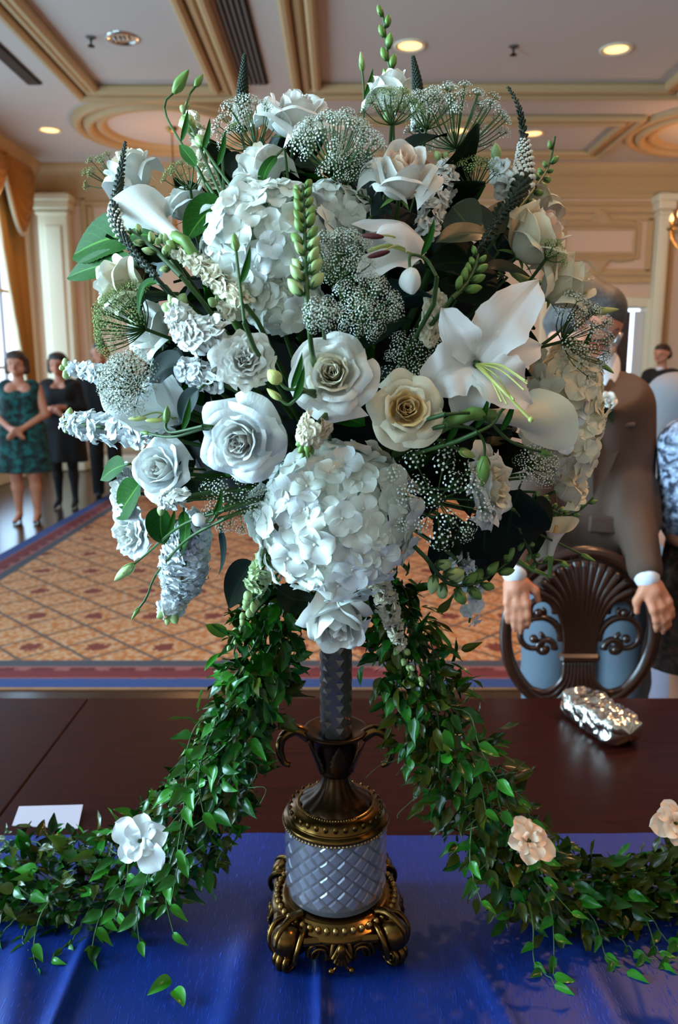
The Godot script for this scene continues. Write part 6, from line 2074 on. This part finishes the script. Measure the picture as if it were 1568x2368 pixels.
func suit(label: String, at: Vector3, yaw: float, jm: String, hair: String, category := "man") -> void:      # a standing man in a dark suit, arms at his sides
	var t := thing("person", label, category, at, "", Basis(Vector3.UP, yaw))
	var hc := Vector3(0, 1.66, 0.02)
	var sk := head_caps(hc)
	sk.append([Vector3(0, 1.58, 0), Vector3(0, 1.46, -0.02), 0.055, 0.06])
	for g in [-1, 1]:
		sk.append_array(hand_caps(Vector3(g * 0.27, 0.86, 0.05), Vector3(0, -1, 0.1), Vector3(-g, 0, 0), Vector3(0, 0, 1), 1.0, 0.25))
		sk.append([Vector3(g * 0.27, 0.9, 0.04), Vector3(g * 0.25, 1.1, 0.0), 0.03, 0.036])
		sk.append([Vector3(g * 0.25, 1.1, 0.0), Vector3(g * 0.19, 1.4, -0.02), 0.038, 0.05])
	sk.append([Vector3(-0.17, 1.42, -0.02), Vector3(0.17, 1.42, -0.02), 0.06, 0.06])
	obj("body", body(sk, 0.022, 0.012).mesh(), M.skin, t)
	face(t, hc, 1.0)
	var jk := [[Vector3(-0.13, 1.38, -0.01), Vector3(-0.1, 0.9, 0.0), 0.115, 0.125], [Vector3(0.13, 1.38, -0.01), Vector3(0.1, 0.9, 0.0), 0.115, 0.125], [Vector3(0, 1.36, 0.02), Vector3(0, 0.86, 0.0), 0.13, 0.14]]
	for g in [-1, 1]:
		jk.append_array([[Vector3(g * 0.2, 1.4, -0.02), Vector3(g * 0.26, 1.12, 0.0), 0.07, 0.06], [Vector3(g * 0.26, 1.12, 0.0), Vector3(g * 0.27, 0.9, 0.04), 0.06, 0.048]])
	obj("jacket", body(jk, 0.04, 0.015, [[Vector3(0, 0.8, 0.6), 0.8 * 1.46 + 0.6 * 0.09]]).mesh(), M[jm], t)
	obj("shirt", body([[Vector3(0, 1.46, 0.02), Vector3(0, 1.3, 0.09), 0.06, 0.05]], 0.02, 0.012).mesh(), M.shirt, t)
	var tr := []
	for g in [-1, 1]:
		tr.append_array([[Vector3(g * 0.1, 0.92, 0), Vector3(g * 0.1, 0.5, 0.01), 0.105, 0.08], [Vector3(g * 0.1, 0.5, 0.01), Vector3(g * 0.1, 0.07, 0), 0.08, 0.065]])
	obj("trousers", body(tr, 0.02, 0.015, [[Vector3(0, -1, 0), -0.05]]).mesh(), M[jm], t)
	for g in [-1, 1]:
		obj("shoe", body([[Vector3(g * 0.1, 0.045, -0.04), Vector3(g * 0.105, 0.035, 0.16), 0.042, 0.034]], 0.02, 0.012).mesh(), M.black_cloth, t)
	obj("hair", body([[hc + Vector3(0, 0.05, -0.035), hc + Vector3(0, 0.06, 0.02), 0.09, 0.078], [hc + Vector3(-0.05, 0.0, -0.05), hc + Vector3(0.05, 0.0, -0.05), 0.06, 0.06]], 0.03, 0.012).mesh(), M[hair], t)

func make_people() -> void:
	var cl := [Vector3(-0.235, 1.06, 0.03), Vector3(-0.055, 0.93, 0.17), Vector3(0.235, 1.06, 0.03), Vector3(0.05, 0.925, 0.175)]
	var cr := [Vector3(-0.23, 1.08, 0.04), Vector3(-0.02, 1.07, 0.2), Vector3(0.23, 1.08, 0.04), Vector3(0.03, 1.09, 0.18)]
	woman("woman in a teal and black patterned sleeveless dress with clasped hands", flat_at(66, 1207, 0), 0.1, "dress_teal", "hair_brown", cl, "skin", false)
	woman("woman in a black dress and dark tights with folded arms", flat_at(156, 1172, 0), 0.05, "black_cloth", "hair_dark", cr, "tights", true)
	suit("man in a dark suit half hidden between the woman in black and the flowers", flat_at(250, 1150, 0), 0.3, "black_cloth", "hair_dark")
	suit("man in a navy suit and white collar far back beside the door", flat_at(1510, 1120, 0), -0.9, "navy", "hair_dark")
	suit("man in a navy suit at the very edge, facing the man beside the door", flat_at(1596, 1108, 0), 0.9, "navy", "hair_grey")

	# the man in the brown suit, leaning on the chair
	var base := Vector3(0.76, 0.0, -2.52)
	var t := thing("person", "grey haired man in a brown suit leaning both hands on the carved chair", "man", base)
	var L := func(x: float, y: float, dep: float) -> Vector3: return P(x, y, dep) - base
	var hc: Vector3 = L.call(1352, 752, 2.38)
	var hb := Basis(Vector3.UP, 1.15) * Basis(Vector3(1, 0, 0), 0.45)
	var sk := turned(head_caps(Vector3(hc.x, hc.y, hc.z), 1.0), hc, hb)
	var neck: Vector3 = L.call(1378, 850, 2.42)
	sk.append([hc + hb * Vector3(0, -0.05, -0.03), neck, 0.06, 0.065])
	var shl: Vector3 = L.call(1295, 945, 2.42)
	var shr: Vector3 = L.call(1442, 935, 2.40)
	var ell: Vector3 = L.call(1228, 1150, 2.36)
	var elr: Vector3 = L.call(1456, 1150, 2.34)
	var wrl: Vector3 = L.call(1190, 1325, 2.16)
	var wrr: Vector3 = L.call(1496, 1335, 2.16)
	for q in [[shl, ell, wrl], [shr, elr, wrr]]:
		sk.append([q[0], q[1], 0.05, 0.043])
		sk.append([q[1], q[2], 0.043, 0.029])
	sk.append([shl, shr, 0.06, 0.06])
	sk.append([neck, (shl + shr) / 2, 0.065, 0.08])
	var hip: Vector3 = L.call(1362, 1300, 2.52)
	sk.append([(shl + shr) / 2, hip, 0.1, 0.1])
	sk.append_array(hand_caps(wrl, Vector3(0.05, -0.92, 0.3), Vector3(0.1, -0.3, -0.9), Vector3(1, 0.1, 0.2), 1.0, 0.3))
	sk.append_array(hand_caps(wrr, Vector3(0.35, -0.8, 0.35), Vector3(0.0, -0.35, -0.9), Vector3(-0.9, -0.3, 0.2), 1.0, 0.42))
	obj("body", body(sk, 0.008, 0.0055).mesh(), M.skin, t)
	face(t, hc, 1.0, hb)
	obj("hair", body(turned([[hc + Vector3(0, 0.05, -0.03), hc + Vector3(0, 0.055, 0.02), 0.091, 0.08], [hc + Vector3(-0.055, 0.01, -0.045), hc + Vector3(0.055, 0.01, -0.045), 0.057, 0.057], [hc + Vector3(0, -0.03, -0.07), hc + Vector3(0, -0.05, -0.06), 0.05, 0.04]], hc, hb), 0.03, 0.009).mesh(), M.hair_grey, t)
	var gl := MB.new()
	for s in [-1, 1]:
		gl.tube([hc + hb * Vector3(s * 0.088, 0.012, -0.01), hc + hb * Vector3(s * 0.082, 0.012, 0.09)], [0.004], 5)
		gl.tube(spiral(hc + hb * Vector3(s * 0.034, 0.0, 0.108), hb.x, hb.y, 0.024, 0.024, 0, TAU, 18), [0.0028], 5)
	gl.tube([hc + hb * Vector3(-0.01, 0.006, 0.112), hc + hb * Vector3(0.01, 0.006, 0.112)], [0.0026], 5)
	obj("glasses", gl.mesh(), M.chrome, t)
	var jk := [[shl + Vector3(0.03, -0.02, 0), L.call(1300, 1290, 2.46), 0.12, 0.13], [shr + Vector3(-0.03, -0.02, 0), L.call(1412, 1290, 2.46), 0.12, 0.13], [(shl + shr) / 2 + Vector3(0, -0.03, 0.04), L.call(1360, 1300, 2.44), 0.13, 0.14]]
	for q in [[shl, ell, wrl], [shr, elr, wrr]]:
		jk.append([q[0], q[1], 0.078, 0.066])
		jk.append([q[1], q[1].lerp(q[2], 0.9), 0.066, 0.047])
	var creases := 5
	for q in [[shr, elr, wrr]]:        # creases at the elbow
		for k in creases:
			var c: Vector3 = q[1] + Vector3(0, 0.05 - 0.028 * k, 0.012 * k)
			jk.append([c + Vector3(-0.045, 0.006, 0.035), c + Vector3(0.045, -0.008, 0.03), 0.02, 0.018])
	obj("jacket", body(jk, 0.035, 0.011, [[Vector3(0, 0.8, 0.6), 0.8 * (neck.y - 0.03) + 0.6 * (neck.z + 0.08)]]).mesh(), M.brown_suit, t)
	obj("shirt_front", body([[neck + Vector3(0, 0.0, 0.0), neck + Vector3(0, -0.12, 0.09), 0.072, 0.05]], 0.015, 0.009).mesh(), M.shirt, t)
	obj("cuff", body([[wrl, wrl.lerp(ell, 0.1), 0.034, 0.036]], 0.015, 0.007).mesh(), M.shirt, t)
	obj("cuff", body([[wrr, wrr.lerp(elr, 0.1), 0.034, 0.036]], 0.015, 0.007).mesh(), M.shirt, t)
	var lap := MB.new()
	lap.blade(L.call(1412, 872, 2.335), L.call(1425, 960, 2.25), L.call(1372, 1150, 2.25), 0.045, Vector3(0.2, 0.1, 1), {"peak": 1.0, "cup": 0.15})
	obj("lapel", lap.mesh(), M.brown_suit, t)
	lap = MB.new()
	lap.box(L.call(1430, 985, 2.265), Vector3(0.1, 0.014, 0.012), 0.004, Basis(Vector3(0, 0, 1), 0.08))
	obj("breast_pocket", lap.mesh(), M.brown_suit, t)
	lap = MB.new()
	lap.box(L.call(1425, 1215, 2.27), Vector3(0.16, 0.05, 0.014), 0.005, Basis(Vector3(0, 0, 1), -0.05))
	obj("pocket_flap", lap.mesh(), M.brown_suit, t)
	var tr := []
	for g in [-1, 1]:
		tr.append_array([[hip + Vector3(g * 0.1, -0.02, -0.02), Vector3(g * 0.12 + hip.x, 0.5, hip.z + 0.03), 0.115, 0.085], [Vector3(g * 0.12 + hip.x, 0.5, hip.z + 0.03), Vector3(g * 0.12 + hip.x, 0.06, hip.z), 0.085, 0.07]])
	obj("trousers", body(tr, 0.025, 0.014, [[Vector3(0, -1, 0), -0.04]]).mesh(), M.trousers, t)
	for g in [-1, 1]:
		obj("shoe", body([[Vector3(g * 0.12 + hip.x, 0.045, hip.z - 0.06), Vector3(g * 0.13 + hip.x, 0.035, hip.z + 0.16), 0.044, 0.036]], 0.02, 0.012).mesh(), M.black_cloth, t)
	# his buttonhole
	var bp := P(1400, 932, 2.24)
	var b := thing("boutonniere", "white rose buttonhole with green leaves on the brown suit", "flower", bp, "", basis_y(Vector3(0.1, 0.5, 0.9)))
	for l in [0, 1, 2, 3, 4, 5]:
		for k in ROSE.half[l][0]:
			obj("petal", ROSE.half[l][1][k % 3], M.white, b, Transform3D(Basis(Vector3.UP, TAU * k / ROSE.half[l][0] + l).scaled(Vector3.ONE * 0.03), Vector3.ZERO))
	for k in 3:
		var m := MB.new()
		m.blade(Vector3.ZERO, Vector3(0.02 * (k - 1), -0.01, 0.025), Vector3(0.03 * (k - 1), -0.012, 0.055), 0.014, Vector3.UP, {})
		obj("leaf", m.mesh(), M.leaf_dark, b)

	# the man in the pale grey suit, seen from behind at the edge
	base = Vector3(1.20, 0, -2.95)
	t = thing("person", "man in a pale grey suit seen from behind next to the brown suit", "man", base)
	var L2 := func(x: float, y: float, dep: float) -> Vector3: return P(x, y, dep) - Vector3(1.20, 0, -2.95)
	hc = L2.call(1660, 720, 2.95)
	var nk := Vector3(hc.x, 1.5, 0.0)
	var s0: Vector3 = L2.call(1545, 915, 2.95)
	var s1 := Vector3(2 * nk.x - s0.x, s0.y, s0.z)
	var e0: Vector3 = L2.call(1508, 1080, 2.93)
	var w0: Vector3 = L2.call(1535, 1225, 2.80)
	var sk2 := turned(head_caps(hc, 1.0), hc, Basis(Vector3.UP, 2.8))
	sk2.append_array([[hc, nk, 0.06, 0.065], [s0, s1, 0.06, 0.06], [s0, e0, 0.05, 0.042], [e0, w0, 0.04, 0.03], [nk, Vector3(nk.x, 1.0, 0), 0.08, 0.1], [s1, s1 + Vector3(0.05, -0.3, 0), 0.05, 0.04], [s1 + Vector3(0.05, -0.3, 0), s1 + Vector3(0.03, -0.52, 0.08), 0.04, 0.03]])
	sk2.append_array(hand_caps(w0, Vector3(0.3, -0.9, 0.3), Vector3(0.8, 0, 0), Vector3(0, 0, 1), 1.0, 0.3))
	sk2.append_array(hand_caps(s1 + Vector3(0.03, -0.52, 0.08), Vector3(0, -1, 0.1), Vector3(-1, 0, 0), Vector3(0, 0, 1), 1.0, 0.3))
	obj("body", body(sk2, 0.02, 0.012).mesh(), M.skin, t)
	obj("hair", body(turned([[hc + Vector3(0, 0.05, -0.035), hc + Vector3(0, 0.06, 0.02), 0.09, 0.078], [hc + Vector3(-0.05, 0.0, -0.05), hc + Vector3(0.05, 0.0, -0.05), 0.06, 0.06]], hc, Basis(Vector3.UP, 2.8)), 0.03, 0.012).mesh(), M.hair_dark, t)
	obj("jacket", body([[s0 + Vector3(0.05, -0.03, 0), Vector3(nk.x - 0.1, 0.85, 0), 0.115, 0.125], [s1 + Vector3(-0.05, -0.03, 0), Vector3(nk.x + 0.1, 0.85, 0), 0.115, 0.125], [Vector3(nk.x, 1.4, 0.02), Vector3(nk.x, 0.85, 0.02), 0.12, 0.13], [nk, nk + Vector3(0, -0.08, 0), 0.075, 0.12],
		[s0, e0, 0.078, 0.066], [e0, e0.lerp(w0, 0.9), 0.066, 0.05], [s1, s1 + Vector3(0.05, -0.3, 0), 0.075, 0.06], [s1 + Vector3(0.05, -0.3, 0), s1 + Vector3(0.03, -0.5, 0.07), 0.06, 0.05]], 0.04, 0.013).mesh(), M.grey_suit, t)
	tr = []
	for g in [-1, 1]:
		tr.append_array([[Vector3(nk.x + g * 0.1, 0.9, 0), Vector3(nk.x + g * 0.11, 0.5, 0.01), 0.11, 0.085], [Vector3(nk.x + g * 0.11, 0.5, 0.01), Vector3(nk.x + g * 0.11, 0.06, 0), 0.085, 0.068]])
	obj("trousers", body(tr, 0.025, 0.014, [[Vector3(0, -1, 0), -0.04]]).mesh(), M.pale_trousers, t)
	for g in [-1, 1]:
		obj("shoe", body([[Vector3(nk.x + g * 0.11, 0.045, -0.1), Vector3(nk.x + g * 0.11, 0.035, 0.1), 0.042, 0.036]], 0.02, 0.012).mesh(), M.black_cloth, t)

	# the woman with auburn hair at the edge
	base = Vector3(1.15, 0, -2.3)
	t = thing("person", "woman with long auburn hair in a blue patterned top and brown patterned skirt", "woman", base)
	var h2 := Vector3(0.02, 1.53, 0.0)
	var sk3 := turned(head_caps(h2), h2, Basis(Vector3.UP, -0.7))
	sk3.append_array([[h2, Vector3(0.02, 1.33, -0.02), 0.055, 0.055], [Vector3(-0.15, 1.28, 0), Vector3(0.19, 1.28, 0), 0.055, 0.055], [Vector3(0.02, 1.28, 0), Vector3(0.02, 0.9, 0), 0.1, 0.1], [Vector3(-0.15, 1.27, 0), Vector3(-0.14, 1.02, 0.03), 0.045, 0.038], [Vector3(-0.14, 1.02, 0.03), Vector3(-0.02, 0.86, 0.16), 0.036, 0.026], [Vector3(0.19, 1.27, 0), Vector3(0.23, 1.0, 0.03), 0.045, 0.038], [Vector3(0.23, 1.0, 0.03), Vector3(0.12, 0.86, 0.16), 0.036, 0.026]])
	sk3.append_array(hand_caps(Vector3(-0.02, 0.86, 0.16), Vector3(0.8, -0.3, 0.3), Vector3(0, -0.5, -0.6), Vector3(0, 0.7, 0.4), 0.9, 0.3))
	sk3.append_array(hand_caps(Vector3(0.12, 0.86, 0.16), Vector3(-0.8, -0.3, 0.3), Vector3(0, -0.5, -0.6), Vector3(0, 0.7, 0.4), 0.9, 0.3))
	for g in [-1, 1]:
		sk3.append_array([[Vector3(0.02 + g * 0.08, 0.8, 0), Vector3(0.02 + g * 0.08, 0.46, 0.01), 0.085, 0.055], [Vector3(0.02 + g * 0.08, 0.46, 0), Vector3(0.02 + g * 0.08, 0.1, -0.02), 0.055, 0.032], [Vector3(0.02 + g * 0.08, 0.07, -0.02), Vector3(0.02 + g * 0.085, 0.03, 0.11), 0.03, 0.024]])
	obj("body", body(sk3, 0.02, 0.011).mesh(), M.skin, t)
	face(t, h2, 1.0, Basis(Vector3.UP, -0.7))
	obj("top", body([[Vector3(-0.1, 1.27, 0), Vector3(-0.06, 1.0, 0.01), 0.095, 0.105], [Vector3(0.14, 1.27, 0), Vector3(0.1, 1.0, 0.01), 0.095, 0.105], [Vector3(-0.05, 1.17, 0.06), Vector3(0.09, 1.17, 0.06), 0.08, 0.08], [Vector3(-0.15, 1.28, 0), Vector3(-0.145, 1.06, 0.02), 0.058, 0.055], [Vector3(0.19, 1.28, 0), Vector3(0.22, 1.06, 0.02), 0.058, 0.055]], 0.04, 0.012, [[Vector3(0, -1, 0), -0.96]]).mesh(), M.print_blue, t)
	obj("skirt", body([[Vector3(-0.05, 0.98, 0.01), Vector3(-0.09, 0.56, 0), 0.115, 0.125], [Vector3(0.09, 0.98, 0.01), Vector3(0.13, 0.56, 0), 0.115, 0.125], [Vector3(0.02, 0.9, 0.03), Vector3(0.02, 0.56, 0.02), 0.12, 0.13]], 0.04, 0.013, [[Vector3(0, -1, 0), -0.6]]).mesh(), M.print_brown, t)
	var hr := [[h2 + Vector3(0, 0.04, -0.02), h2 + Vector3(0, 0.05, 0.01), 0.098, 0.09], [h2 + Vector3(-0.05, 0.0, -0.05), h2 + Vector3(-0.07, -0.2, -0.05), 0.07, 0.07], [h2 + Vector3(-0.07, -0.18, 0.0), h2 + Vector3(-0.085, -0.36, 0.06), 0.06, 0.045], [h2 + Vector3(-0.085, -0.36, 0.06), h2 + Vector3(-0.12, -0.46, 0.1), 0.045, 0.014], [h2 + Vector3(-0.07, -0.06, 0.04), h2 + Vector3(-0.16, -0.2, 0.1), 0.06, 0.05], [h2 + Vector3(-0.16, -0.2, 0.1), h2 + Vector3(-0.2, -0.27, 0.12), 0.05, 0.012], [h2 + Vector3(0.05, 0.0, -0.05), h2 + Vector3(0.07, -0.3, -0.06), 0.07, 0.06], [h2 + Vector3(0.02, -0.05, -0.06), h2 + Vector3(0.0, -0.36, -0.08), 0.08, 0.07]]
	obj("hair", body(hr, 0.03, 0.011).mesh(), M.hair_auburn, t)
	for g in [-1, 1]:
		obj("shoe", body([[Vector3(0.02 + g * 0.08, 0.045, -0.04), Vector3(0.02 + g * 0.085, 0.03, 0.12), 0.036, 0.028]], 0.02, 0.01).mesh(), M.black_cloth, t)

func _ready() -> void:
	rng.seed = 20240
	make_light()
	make_materials()
	make_kit()
	make_room()
	make_window_drapes()
	make_table()
	make_people()
	make_chair()
	make_chandelier(Vector3(4.3, 3.07, -9.4), "gilt chandelier with glowing candle bulbs and crystal drops over the door end", 1.3)
	make_chandelier(Vector3(-1.95, 3.07, -9.8), "gilt chandelier almost hidden behind the calla lily and bud stems", 0.7)
	make_ceiling_things()
	make_vase()
	make_garlands()
	make_bouquet()
	make_foil()
